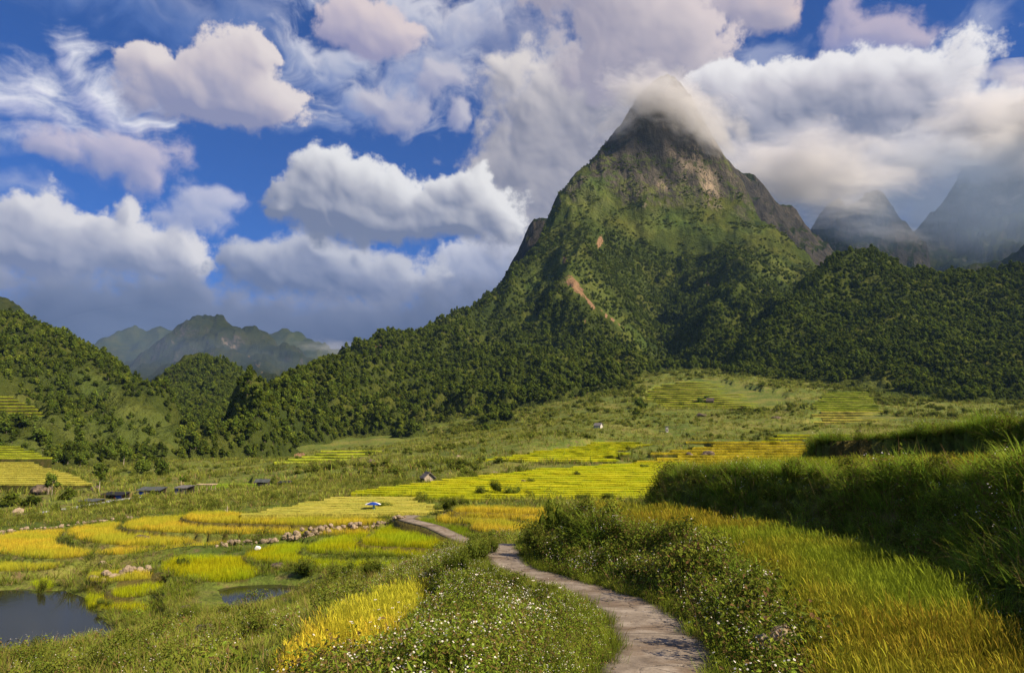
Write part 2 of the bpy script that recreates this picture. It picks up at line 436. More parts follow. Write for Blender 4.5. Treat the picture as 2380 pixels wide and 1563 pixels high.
# ------------------------------------------------------------------ ground: a base surface through surveyed points
GP = [  # pixel x, pixel y, distance
 (1540,1760,6.3),(1200,1760,6.2),(1900,1700,6.6),(2300,1650,7.0),(900,1720,7.2),(600,1720,8.5),(300,1750,10),
 (1522,1563,9.9),(1460,1412,15.8),(1375,1378,18.5),(1285,1350,21.5),(1169,1264,31),(1150,1277,38),(1110,1268,48),(1060,1250,60),
 (1000,1560,11.5),(1200,1480,13.5),(1250,1420,18),(1080,1428,18.5),(1050,1340,24.5),(1120,1300,28),
 (760,1590,13.6),(900,1450,18.5),(980,1380,23),(700,1480,18.5),
 (620,1500,26),(560,1470,33),(450,1480,33),(640,1432,39.5),(760,1394,41),(560,1432,40),(850,1350,40),(1000,1320,42),(900,1325,50),(330,1530,28),(150,1560,29),(0,1560,30),(-200,1560,29),
 (300,1430,45),(420,1400,47),(250,1420,46),(460,1350,53),(600,1345,52),(700,1330,53),
 (100,1345,60),(-150,1345,60),(250,1300,63),(420,1275,64),(-200,1300,63),
 (120,1200,92),(330,1180,96),(600,1165,96),(-150,1210,95),(60,1196,104),(200,1178,114),(350,1152,128),(-120,1205,104),
 (480,1138,140),(640,1128,132),(750,1115,130),(700,1090,190),(850,1075,200),(560,1090,230),
 (240,1130,150),(100,1150,130),(0,1140,150),(-150,1150,140),
 (1000,1108,135),(1000,1070,170),(1130,1060,170),(1200,1020,240),(1300,1045,200),(1400,995,290),(1300,985,330),(1500,1010,270),(1500,960,380),(1600,975,340),
 (1640,900,530),(1700,935,450),(1800,1000,280),(1850,950,400),(1950,930,460),(2000,985,310),(2150,960,390),(2300,965,390),(2380,960,400),(2600,950,400),
 (1250,1185,76),(1150,1190,76),(1400,1190,74),(1600,1190,74),(1900,1190,70),(2200,1180,66),(2500,1170,66),
 (1000,1190,80),(1250,1110,126),(1500,1110,126),(1800,1110,120),(2100,1100,120),(2500,1090,120),
 (1500,1065,186),(1850,1050,190),(2200,1030,190),(2600,1020,190),
 (1600,860,760),(1500,880,680),(1000,1010,470),(700,1060,380),(400,1040,420),(200,1040,420),(0,1040,400),(-300,1040,400),
 (2300,930,560),(2600,930,560),
]
gx, gy, gz = at_d(*np.array(GP).T)
def gcoord(x, y):
    y2 = np.maximum(y, .001)
    az = np.arctan2(x, y2); d = np.sqrt(x * x + y * y)
    az = np.clip(az, -.95, .95)
    return np.stack([az * 1.3, np.log(np.maximum(d, 5.0))], -1)
base_fit = rbf_fit(gcoord(gx, gy), gz, .03, .004)
def base_z(x, y):
    return base_fit(gcoord(x, y))

# ------------------------------------------------------------------ the concrete path
PATH = np.array([tuple(P3(*p)) for p in [(1440,2050,5.0),(1492,1740,7.2),(1522,1563,9.9),(1535,1520,11.2),(1515,1465,13.2),(1460,1412,15.8),(1375,1378,18.5),(1285,1350,21.5),(1197,1322,24.5),(1168,1294,27.2),(1169,1264,31),
        (1160,1272,36),(1120,1272,46),(1064,1249,60),(1005,1222,66),(962,1211,68.5),(946,1206,71.5),(955,1198,76),(985,1189,82),(1010,1182,88)]])
PATHC = resample(PATH, .5)
PATH_W = .86

# ------------------------------------------------------------------ rice fields: outlines in pixels on the level of the crop's top
FIELDS = []   # dict: name, z (crop top), h (crop height), poly (world), kind
def field(key, z, px, kind, h=.6, step=1.0, smooth=True):
    x, y = at_z(*np.array(px, float).T, z)
    poly = np.stack([x, y], -1)
    if smooth: poly = resample(poly, step, closed=True)
    FIELDS.append(dict(key=key, z=z, h=h, poly=poly, kind=kind))
# right hand terraces, seen from just above
field('right', -2.5, [(1345,1163),(1540,1176),(1690,1200),(1835,1224),(1980,1255),(2105,1292),(2230,1350),(2320,1415),(2420,1500),(2560,1700),(2300,2100),(1990,1900),(1925,1660),(1890,1540),(1870,1440),(1790,1330),(1680,1262),(1560,1222),(1440,1195)], 'amber', .65, .5)
def right_poly(key, z, xy, kind, h, gy=0.0, y0=0.0):
    FIELDS.append(dict(key=key, z=z, h=h, poly=resample(np.array(xy, float), .6, closed=True), kind=kind, gy=gy, y0=y0))
def level(f, y):
    return f['z'] + f.get('gy', 0.0) * (y - f.get('y0', 0.0))
right_poly('right_upper', -.28, [(7.4,31.0),(8.9,27.4),(11.0,23.0),(11.6,17.5),(11.2,13.0),(10.0,9.4),(9.2,5),(20.5,4),(18.6,10),(18.4,16),(17.6,22),(16.6,27.5),(14.6,32.5),(11.0,34)], 'amber', .6, -.030, 13.)
right_poly('right_top', 1.5, [(15.2,32.0),(17.0,29.2),(19.4,22.5),(20.4,16),(21.0,10),(30,6),(44,10),(46,28),(36,38),(24,40),(16.8,36.0)], 'green', .5, -.075, 18.)
# left foreground
field('bank_lower', -4.75, [(650,1505),(690,1462),(760,1452),(815,1474),(808,1530),(860,1640),(760,1720),(660,1650)], 'gold', .7, .5)
field('bank_upper', -4.55, [(695,1450),(760,1412),(830,1384),(905,1348),(990,1338),(1000,1352),(985,1395),(955,1440),(900,1500),(850,1560),(815,1480),(800,1455),(740,1462)], 'gold', .7, .5)
# around the ponds
field('lime_low', -10.4, [(206,1360),(228,1362),(250,1377),(290,1388),(345,1394),(342,1412),(262,1408),(211,1396)], 'lime', .5)
field('lime_mid', -10.0, [(268,1356),(300,1344),(350,1334),(384,1345),(376,1361),(330,1371),(285,1374),(262,1368)], 'lime', .5)
field('gold_wall', -9.5, [(215,1319),(280,1318),(352,1320),(350,1331),(280,1336),(216,1334)], 'gold', .5)
field('gold_edge', -9.9, [(-120,1300),(0,1299),(90,1301),(160,1302),(110,1311),(0,1315),(-120,1315)], 'gold', .5)
field('lime_pond', -10.3, [(78,1340),(110,1334),(125,1345),(118,1356),(85,1352)], 'lime', .5)
field('lime_left', -9.3, [(375,1303),(405,1288),(470,1283),(540,1284),(578,1288),(572,1302),(600,1314),(588,1327),(510,1336),(440,1329),(385,1316)], 'lime', .55)
field('lime_one', -8.9, [(575,1276),(640,1259),(700,1255),(716,1259),(694,1269),(690,1276),(702,1284),(735,1290),(796,1295),(868,1297),(951,1297),(1010,1301),(990,1313),(900,1313),(828,1310),(748,1304),(669,1297),(605,1291)], 'lime')
field('lime_two', -8.45, [(712,1262),(745,1248),(785,1238),(835,1229),(866,1231),(838,1243),(832,1250),(850,1258),(870,1262),(951,1266),(1040,1270),(1045,1281),(951,1279),(868,1275),(785,1272),(730,1270)], 'lime')
field('lime_three', -8.0, [(842,1247),(868,1233),(888,1218),(930,1214),(966,1219),(982,1231),(1008,1239),(1050,1249),(1062,1255),(1045,1261),(951,1256),(868,1253)], 'lime')
# the golden fields by the stream
field('gold_one', -9.4, [(-160,1250),(-60,1240),(0,1238),(40,1229),(94,1227),(150,1224),(136,1236),(124,1247),(136,1257),(169,1265),(216,1271),(190,1279),(140,1283),(80,1282),(0,1272),(-100,1270)], 'gold')
field('gold_strip', -9.25, [(225,1272),(270,1265),(340,1258),(450,1254),(545,1253),(520,1262),(440,1267),(330,1271),(260,1275)], 'gold')
field('gold_two', -8.85, [(158,1226),(180,1218),(211,1213),(262,1208),(282,1209),(267,1217),(265,1223),(285,1228),(320,1233),(375,1238),(455,1245),(430,1250),(360,1254),(290,1253),(246,1250),(199,1244),(169,1236)], 'gold')
field('gold_three', -8.25, [(290,1210),(312,1203),(336,1197),(400,1193),(430,1192),(421,1198),(428,1205),(465,1211),(527,1216),(640,1220),(800,1222),(862,1219),(850,1227),(790,1230),(640,1228),(527,1227),(400,1224),(340,1220),(300,1216)], 'gold')
field('gold_four', -7.65, [(430,1193),(442,1187),(470,1183),(519,1182),(560,1187),(608,1192),(700,1195),(800,1197),(880,1198),(884,1204),(820,1208),(735,1208),(640,1206),(575,1204),(490,1202),(445,1198)], 'gold')
# right of the far path
field('green_one', -7.7, [(957,1213),(968,1204),(985,1199),(1016,1200),(1032,1207),(1030,1219),(996,1217)], 'green', .7)
field('green_two', -7.9, [(1028,1217),(1041,1205),(1072,1207),(1088,1218),(1138,1227),(1240,1229),(1260,1255),(1180,1257),(1138,1245),(1090,1240),(1055,1240),(1034,1229)], 'green', .75)
field('gold_five', -7.3, [(1018,1194),(1045,1189),(1118,1192),(1188,1202),(1215,1208),(1260,1212),(1260,1228),(1190,1226),(1138,1222),(1100,1213),(1103,1204),(1055,1200),(1022,1200)], 'gold', .7)
field('gold_six', -6.95, [(1052,1182),(1110,1180),(1236,1186),(1270,1190),(1270,1202),(1236,1201),(1180,1193),(1060,1188)], 'gold', .6)
field('gold_seven', -6.6, [(1062,1172),(1110,1170),(1250,1174),(1290,1176),(1290,1184),(1250,1183),(1110,1178),(1066,1178)], 'gold', .6)
FD = {f['key']: f for f in FIELDS}

# ------------------------------------------------------------------ strips of small terraces
STRIPS = []
def strips(key, rows, kind, rise=.25, h=.5, seed=1, skirt=1.4, step=.8):
    """rows: (pixel y at the left end, x left, x right, pixel y at the right end, level of the crop's top); the last row only closes the one before"""
    out = []
    for i, (yl, xl, xr, yr, z) in enumerate(rows):
        n = 60
        px = np.linspace(xl, xr, n)
        w = fbm(px / 90.0 + 7.3 * i, px * 0 + seed * 3.1, 3, seed) * .9 * abs(rows[min(i + 1, len(rows) - 1)][0] - rows[max(i - 1, 0)][0]) * .18
        py = yl + (yr - yl) * (px - xl) / (xr - xl) + w
        x, y = at_z(px, py, z)
        out.append(np.stack([x, y], -1))
    STRIPS.append(dict(key=key, rows=out, z=[r[4] for r in rows], kind=kind, rise=rise, h=h, skirt=skirt))
def lerp(a, b, t): return a + (b - a) * t
rows = []
N = 19
for k in range(N + 1):
    t = k / N
    yl = lerp(1157, 1072, t ** .92)
    xl = float(np.interp(yl, [1070, 1088, 1115, 1132, 1145, 1150, 1158], [1560, 1255, 1010, 880, 780, 900, 1060])) + (k * 37 % 23)
    if k == N: xl = 1480
    rows.append((yl, xl, 1990, yl - lerp(-10, 12, t), lerp(-7.15, -4.3, t)))
strips('lime_terraces', rows, 'lime', .2, .5, 3)
rows = []
for k in range(10):
    t = k / 9
    yl = lerp(1195, 1153, t)
    rows.append((yl, lerp(560, 770, t) + (k * 53 % 31), lerp(1010, 930, t) + (k * 29 % 40), lerp(1191, 1153, t), lerp(-7.5, -6.95, t)))
strips('stubble_terraces', rows, 'stubble', .2, .35, 5)
def strips_d(key, n, d, y, xl, xr, kind, rise, h, seed, skirt, jl=0, jr=0, tilt=0.0):
    """the same for terraces near eye level or above: rows by distance"""
    out = []; zs = []
    for k in range(n + 1):
        t = k / n; dk = lerp(d[0], d[1], t); yk = lerp(y[0], y[1], t)
        x0 = xl(yk) if callable(xl) else lerp(xl[0], xl[1], t); x1 = xr(yk) if callable(xr) else lerp(xr[0], xr[1], t)
        px = np.linspace(x0 + (k * 37 % 29) / 29 * jl, x1 - (k * 23 % 31) / 31 * jr, 50)
        dd = dk * (1 + tilt * (px - px.mean()) / 400.0) + fbm(px / 90.0 + 7.3 * k, px * 0 + seed * 3.1, 3, seed) * (d[1] - d[0]) / n * .3
        x, yy_, _ = at_d(px, 1030.0, dd)
        out.append(np.stack([x, yy_], -1)); zs.append(-(yk - 1030) / F * dk)
    STRIPS.append(dict(key=key, rows=out, z=zs, kind=kind, rise=rise, h=h, skirt=skirt))
def ipf(xs, ys): return lambda v: float(np.interp(v, xs, ys))
strips_d('slope_terraces', 9, (160, 240), (1066, 1022), (1110, 1400), (1430, 1560), 'lime', .3, .5, 7, 1.6, 30, 60, .0)
strips_d('amber_terraces', 9, (160, 232), (1076, 1020), (1430, 1590), (1990, 1990), 'amberfar', .4, .5, 9, 1.8, 110, 0, .02)
strips_d('small_terraces', 3, (235, 262), (1024, 1003), (1770, 1810), (1990, 1990), 'lime', .4, .5, 10, 1.6, 20, 0, .02)
strips_d('far_terraces', 14, (415, 620), (952, 884), ipf([884, 893, 905, 930, 952], [1600, 1540, 1505, 1492, 1560]), ipf([884, 905, 925, 952], [1690, 1760, 1850, 1870]), 'farlime', .7, .5, 11, 5.0, 15, 25)
strips_d('far_green_terraces', 11, (392, 500), (954, 908), (1870, 1930), (2060, 2030), 'fargreen', .6, .5, 12, 4.0, 10, 12)
strips_d('far_brown_terraces', 7, (320, 398), (992, 951), (1850, 1870), (2160, 2090), 'stubble', .5, .5, 13, 3.0, 70, 60, .02)
strips_d('stream_terraces', 11, (150, 182), (1120, 1068), (-220, -220), ipf([1068, 1085, 1100, 1120], [75, 120, 180, 222]), 'stubble', .4, .4, 14, 2.0, 0, 10)
strips_d('copse_terraces', 6, (222, 255), (1062, 1031), (-220, -220), (125, 45), 'farlime', .4, .4, 15, 4.0, 0, 15)
strips_d('upper_terraces', 7, (366, 420), (966, 915), (-220, -220), ipf([915, 945, 966], [5, 75, 108]), 'farlime', .5, .5, 18, 9.0, 0, 10)
strips_d('spur_terraces', 5, (232, 330), (1074, 1040), (640, 770), (880, 980), 'farlime', .4, .4, 16, 3.0, 20, 60)
strips_d('hut_terraces', 3, (142, 160), (1134, 1118), (455, 520), (650, 690), 'green', .3, .4, 17, 2.0, 10, 40)

POND = np.stack(at_z(*np.array([(-260,1376),(-100,1374),(0,1371),(60,1368),(95,1374),(150,1370),(205,1392),(222,1420),(255,1452),(292,1478),(270,1496),(210,1500),(150,1512),(95,1526),(40,1532),(0,1540),(-150,1560),(-300,1540)], float).T, -10.85), -1)
POND2 = np.stack(at_z(*np.array([(505,1368),(560,1360),(640,1357),(705,1362),(700,1378),(640,1392),(590,1405),(540,1416),(520,1400),(515,1385)], float).T, -10.1), -1)
STREAM = np.array([tuple(P3(*p)) for p in [(-260,1216,99),(-100,1208,101),(0,1200,103),(60,1195,105),(130,1186,110),(190,1177,116),(240,1166,122),(330,1154,131)]])

def ground_z(x, y, detail=True):
    x = np.asarray(x, float).ravel(); y = np.asarray(y, float).ravel()
    z = base_z(x, y)
    d = np.hypot(x, y)
    if detail:
        z = z + fbm(x / 9.0, y / 9.0, 3, 5) * np.clip((d - 12) / 60, 0, 1) * .35 + fbm(x / 40.0, y / 40.0, 3, 6) * np.clip((d - 100) / 150, 0, 1) * 1.6
    rice = np.zeros(len(x)); infield = np.full(len(x), -1)
    zs = z.copy()
    items = [(f['poly'], f, 1.5) for f in FIELDS]
    best = np.full(len(x), -1e9)
    for k, (poly, ff, sl) in enumerate(items):
        m = 3.2 if ff['z'] < -3 else 2.6
        lo = poly.min(0) - m; hi = poly.max(0) + m
        i = np.where((x > lo[0]) & (x < hi[0]) & (y > lo[1]) & (y < hi[1]))[0]
        if not len(i): continue
        sd = poly_dist(poly, x[i], y[i]); lv = level(ff, y[i]) - ff['h']
        bund = sstep(1.0, .35, np.abs(sd - .25) * 2) * .12
        c = lv - np.maximum(sd - .55, 0) * sl + bund
        # inside, the soil is level; outside, a bank falls away
        inside = sd < .55
        j = i[inside]
        up = (lv + bund)[inside]
        # higher fields win over lower ones
        take = up > best[j]
        best[j] = np.where(take, up, best[j])
        infield[j[take & (sd[inside] < 0)]] = k
        j2 = i[~inside]
        zs[j2] = np.maximum(zs[j2], np.where(sd[~inside] < m, c[~inside], -1e9))
    f = best > -1e8
    zs[f] = best[f]
    for S in STRIPS:      # keep the sheet below the built terraces
        a = np.concatenate([S['rows'][0], S['rows'][-1][::-1]])
        mid0 = [r[0] for r in S['rows']]; mid1 = [r[-1] for r in S['rows']]
        poly = np.array(list(S['rows'][0]) + mid1[1:-1] + list(S['rows'][-1][::-1]) + mid0[1:-1][::-1])
        lo = poly.min(0) - 1; hi = poly.max(0) + 1
        i = np.where((x > lo[0]) & (x < hi[0]) & (y > lo[1]) & (y < hi[1]))[0]
        if not len(i): continue
        ins = poly_dist(poly, x[i], y[i]) < .3
        i = i[ins]
        if not len(i): continue
        # the level of the strip under each point: by distance along the middle column
        cen = np.array([r[len(r) // 2] for r in S['rows']])
        dd = np.hypot(cen[:, 0], cen[:, 1])
        lev = np.interp(np.hypot(x[i], y[i]), dd, S['z'])
        zs[i] = np.minimum(zs[i], lev - S['h'] - S['rise'] - .25)
    for poly, lv, dep in ((POND, -10.85, .6), (POND2, -10.1, .5)):
        lo = poly.min(0) - 4; hi = poly.max(0) + 4
        i = np.where((x > lo[0]) & (x < hi[0]) & (y > lo[1]) & (y < hi[1]))[0]
        if not len(i): continue
        sd = poly_dist(poly, x[i], y[i])
        cap = lv + np.where(sd < 0, np.maximum(sd * .5, -dep) - .03, sd * .55 - .03)
        zs[i] = np.where(sd < 0, cap, np.where(sd < 3.5, np.minimum(zs[i], np.maximum(cap, lv + .05)), zs[i]))
        zs[i] = np.where((sd >= 0) & (sd < 3.5), np.maximum(zs[i], lv + np.minimum(sd, .3) * .5), zs[i])
    i = np.where((y > 80) & (y < 140) & (x < 0))[0]
    if len(i):
        dd, pos, _ = line_dist(STREAM, x[i], y[i])
        sz = np.interp(pos, np.arange(len(STREAM)), STREAM[:, 2])
        w = sstep(9, 2, dd)
        zs[i] = zs[i] * (1 - w) + np.minimum(zs[i], sz - .2 - .5 * sstep(3, 0, dd)) * w
    i = np.where((y < 95) & (np.abs(x) < 30))[0]
    if len(i):
        dd, pos, _ = line_dist(PATHC, x[i], y[i])
        pz = np.interp(pos, np.arange(len(PATHC)), PATHC[:, 2])
        w = sstep(1.9, .95, dd)
        zs[i] = zs[i] * (1 - w) + (pz - .05) * w
    return zs, infield

# the sheet: fine where the camera looks, coarse behind it
az = np.concatenate([np.linspace(-math.pi, -.82, 40)[:-1], np.linspace(-.82, .82, 520), np.linspace(.82, math.pi, 40)[1:]])
dist = np.concatenate([[.6, 1.4, 2.4, 3.4], np.geomspace(4.3, 130, 330), np.geomspace(132, 1300, 130)])
A, D = np.meshgrid(az, dist)
gX, gY = np.sin(A) * D, np.cos(A) * D
gZ, gF = ground_z(gX, gY)
me = mesh_np('ground', np.stack([gX.ravel(), gY.ravel(), gZ], -1), grid_faces(len(dist), len(az)), True)
attr(me, 'field', (gF >= 0).astype(float))
m, t, b = material('scrub_ground')
geo = t.n.new('ShaderNodeNewGeometry'); pos = geo.outputs['Position']
n1 = t.noise(pos, .05, 5, .6); n2 = t.noise(pos, .6, 5, .65); n3 = t.noise(pos, 4.0, 4, .7)
c = t.ramp(n1.outputs[0], [(.36, (.085, .135, .020)), (.5, (.15, .195, .030)), (.64, (.23, .225, .05))])
c = t.mix(t.range(n2.outputs[0], .5, .68), c, (.06, .085, .018, 1))
c = t.mix(t.range(n2.outputs[0], .5, .3), c, (.19, .14, .07, 1))
c = t.mix(t.range(n3.outputs[0], .42, .7, 0, .6), c, (.05, .055, .016, 1))
c = t.mix(t.attr('field').outputs['Fac'], c, (.10, .085, .022, 1))
setp(t, b, c, .95, t.bump(t.m('ADD', n2.outputs[0], t.m('MULTIPLY', n3.outputs[0], .4)), .9, .5), .1)
ground = link('ground', me, m)
tag(ground, 'scrubby green and brown valley floor under the rice fields', 'ground', kind='structure')

# the path
k = len(PATHC)
tang = np.gradient(PATHC[:, :2], axis=0); tang /= np.linalg.norm(tang, axis=1)[:, None]
nor = np.stack([tang[:, 1], -tang[:, 0]], -1)
cols = np.array([-1, -1, -.96, -.5, 0, .5, .96, 1, 1.0]); zoff = np.array([-.25, -.01, .012, .02, .025, .02, .012, -.01, -.25])
wob = 1 + .10 * fbm(np.arange(k) / 5.0, np.zeros(k), 3, 3)
wob2 = 1 + .10 * fbm(np.arange(k) / 5.0, np.zeros(k) + 9, 3, 4)
pv = []
for j, (cx, zo) in enumerate(zip(cols, zoff)):
    wv = (wob if cx < 0 else wob2) * PATH_W * cx
    pv.append(np.concatenate([PATHC[:, :2] + nor * wv[:, None], PATHC[:, 2:3] + zo + .01 * fbm(np.arange(k) / 2.0, np.full(k, j * 1.7), 2, 8)[:, None]], 1))
pv = np.stack(pv, 1).reshape(-1, 3)
me = mesh_np('path', pv, grid_faces(k, len(cols)), True)
u = np.repeat(np.concatenate([[0], np.cumsum(np.linalg.norm(np.diff(PATHC[:, :2], axis=0), axis=1))]), len(cols)); v = np.tile(cols, k)
attr(me, 'along', np.stack([v * PATH_W, u, u * 0], -1), 'FLOAT_VECTOR')
m, t, b = material('worn_concrete')
al = t.attr('along').outputs['Vector']
st = t.v('MULTIPLY', al, (1.15, 1.0, 1.0))
n1 = t.noise(st, 1.5, 6, .65); n2 = t.noise(al, .55, 4, .6); n3 = t.noise(al, 22, 4, .7); n4 = t.noise(st, 3.4, 6, .75, .6)
c = t.ramp(n1.outputs[0], [(.3, (.13, .105, .08)), (.5, (.245, .205, .16)), (.7, (.37, .32, .26))])
c = t.mix(t.range(n2.outputs[0], .47, .60, 0, .8), c, (.16, .115, .075, 1))
c = t.mix(t.range(n4.outputs[0], .56, .70, 0, .8), c, (.085, .062, .045, 1))
sx = t.n.new('ShaderNodeSeparateXYZ'); t.l.new(al, sx.inputs[0])
edge = t.range(t.m('ADD', t.m('ABSOLUTE', sx.outputs[0]), t.m('MULTIPLY', n4.outputs[0], .35)), .66, .95)
c = t.mix(t.m('MULTIPLY', edge, .8), c, (.07, .062, .03, 1))
c = t.mix(t.range(n3.outputs[0], .5, .75, 0, .35), c, (.10, .08, .06, 1))
vo = t.n.new('ShaderNodeTexVoronoi'); vo.feature = 'DISTANCE_TO_EDGE'; vo.inputs['Scale'].default_value = .55
t._set(vo.inputs['Vector'], t.v('ADD', al, t.v('SCALE', t.noise(al, 2.2, 4, .6).outputs['Color'], None, .5)))
crack = t.m('MULTIPLY', t.range(vo.outputs['Distance'], .016, .004), t.range(n2.outputs[0], .38, .55))
jn = t.m('ABSOLUTE', t.m('SUBTRACT', t.m('FRACT', t.m('MULTIPLY', t.m('ADD', sx.outputs[1], t.m('MULTIPLY', n4.outputs[0], .05)), .31)), .5))
crack = t.m('MAXIMUM', crack, t.m('MULTIPLY', t.range(jn, .011, .004), .8))
c = t.mix(t.m('MULTIPLY', crack, .8), c, (.045, .035, .025, 1))
setp(t, b, c, t.range(n2.outputs[0], .45, .7, .85, .6), t.bump(t.m('SUBTRACT', t.m('ADD', t.m('MULTIPLY', n3.outputs[0], .6), n1.outputs[0]), t.m('MULTIPLY', crack, 1.2)), .55, .025), .3)
tag(link('path', me, m), 'narrow worn concrete path winding down between the banks', 'path', kind='structure')

# still water
def water(name, poly, z, label):
    p = resample(poly, .8, closed=True)
    me = bpy.data.meshes.new(name)
    me.from_pydata([(a, b_, z) for a, b_ in p], [], [tuple(range(len(p)))]); me.update()
    m, t, b = material(name + '_water')
    g = t.n.new('ShaderNodeNewGeometry')
    n = t.noise(g.outputs['Position'], 1.6, 3, .5)
    setp(t, b, (.022, .023, .010), .06, t.bump(n.outputs[0], .04, .05), .34)
    b.inputs['IOR'].default_value = 1.25
    o = link(name, me, m); tag(o, label, 'pond', kind='structure'); return o
water('pond', POND, -10.85, 'wide dark still pond in the lower left corner')
water('pond', POND2, -10.1, 'small dark pool half hidden in grass right of the big pond')
sp = resample(STREAM, 1.5); k = len(sp)
tang = np.gradient(sp[:, :2], axis=0); tang /= np.linalg.norm(tang, axis=1)[:, None]; nor = np.stack([tang[:, 1], -tang[:, 0]], -1)
pv = np.stack([np.concatenate([sp[:, :2] + nor * (cx * (1.3 + .5 * fbm(np.arange(k) / 3., np.zeros(k), 2, 9)))[:, None], sp[:, 2:3] + .12 * fbm(np.arange(k) * .9, np.full(k, cx * 3), 2, 4)[:, None]], 1) for cx in (-1, -.5, 0, .5, 1)], 1).reshape(-1, 3)
me = mesh_np('stream', pv, grid_faces(k, 5), True)
m, t, b = material('rushing_water'); g = t.n.new('ShaderNodeNewGeometry')
n = t.noise(g.outputs['Position'], 1.2, 5, .7)
setp(t, b, t.ramp(n.outputs[0], [(.42, (.10, .11, .10)), (.55, (.62, .62, .60))]), .3, t.bump(n.outputs[0], .8, .3))
tag(link('stream', me, m), 'thin white stream rushing over rocks at the left edge', 'stream', kind='structure')
# ------------------------------------------------------------------ crop colours
CROP = dict(lime=((.22, .26, .008), (.60, .56, .012)), gold=((.40, .33, .025), (.78, .60, .055)), amber=((.10, .17, .012), (.36, .30, .028)),
            amberfar=((.26, .24, .014), (.58, .46, .025)), green=((.10, .17, .010), (.26, .34, .018)), stubble=((.27, .26, .04), (.60, .54, .09)),
            farlime=((.22, .28, .014), (.50, .53, .03)), fargreen=((.16, .24, .014), (.40, .47, .025)))
def crop_mat(kind):
    lo, hi = CROP[kind]
    m, t, b = material('crop_' + kind)
    g = t.n.new('ShaderNodeNewGeometry'); pos = g.outputs['Position']
    n1 = t.noise(pos, .22, 4, .6); n2 = t.noise(pos, 3.0, 4, .75); n3 = t.noise(pos, .9, 3, .6)
    c = t.mix(t.range(n1.outputs[0], .35, .65), (*[.75 * a + .25 * c_ for a, c_ in zip(hi, lo)], 1), (*hi, 1))
    c = t.mix(t.range(n2.outputs[0], .45, .7, 0, .75), c, (*lo, 1))
    c = t.mix(t.range(n3.outputs[0], .58, .75, 0, .5), c, (*lo, 1))
    tone = t.attr('tone').outputs['Fac']
    c = t.mix(t.m('MULTIPLY', tone, .55), c, (lo[0] * 1.15, lo[1] * 1.35, lo[2], 1))
    setp(t, b, c, .9, t.bump(t.m('ADD', n2.outputs[0], n3.outputs[0]), 1.0, .35), .1)
    return m
CROPM = {k: crop_mat(k) for k in CROP}
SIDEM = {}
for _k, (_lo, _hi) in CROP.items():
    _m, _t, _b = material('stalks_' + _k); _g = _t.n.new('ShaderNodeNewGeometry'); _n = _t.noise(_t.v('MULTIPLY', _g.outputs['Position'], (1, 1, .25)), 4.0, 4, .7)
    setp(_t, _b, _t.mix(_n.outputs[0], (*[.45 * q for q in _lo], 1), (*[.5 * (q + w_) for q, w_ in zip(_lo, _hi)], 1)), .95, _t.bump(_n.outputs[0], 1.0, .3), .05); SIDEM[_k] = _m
m, t, b = material('terrace_bank'); g = t.n.new('ShaderNodeNewGeometry')
n1 = t.noise(g.outputs['Position'], .7, 5, .65); n2 = t.noise(g.outputs['Position'], 5, 3, .7)
c = t.ramp(n1.outputs[0], [(.35, (.05, .065, .012)), (.52, (.085, .085, .02)), (.68, (.15, .11, .05))])
c = t.mix(t.range(n2.outputs[0], .5, .7, 0, .6), c, (.035, .05, .01, 1))
setp(t, b, c, .95, t.bump(n2.outputs[0], 1, .3), .1); BANKM = m

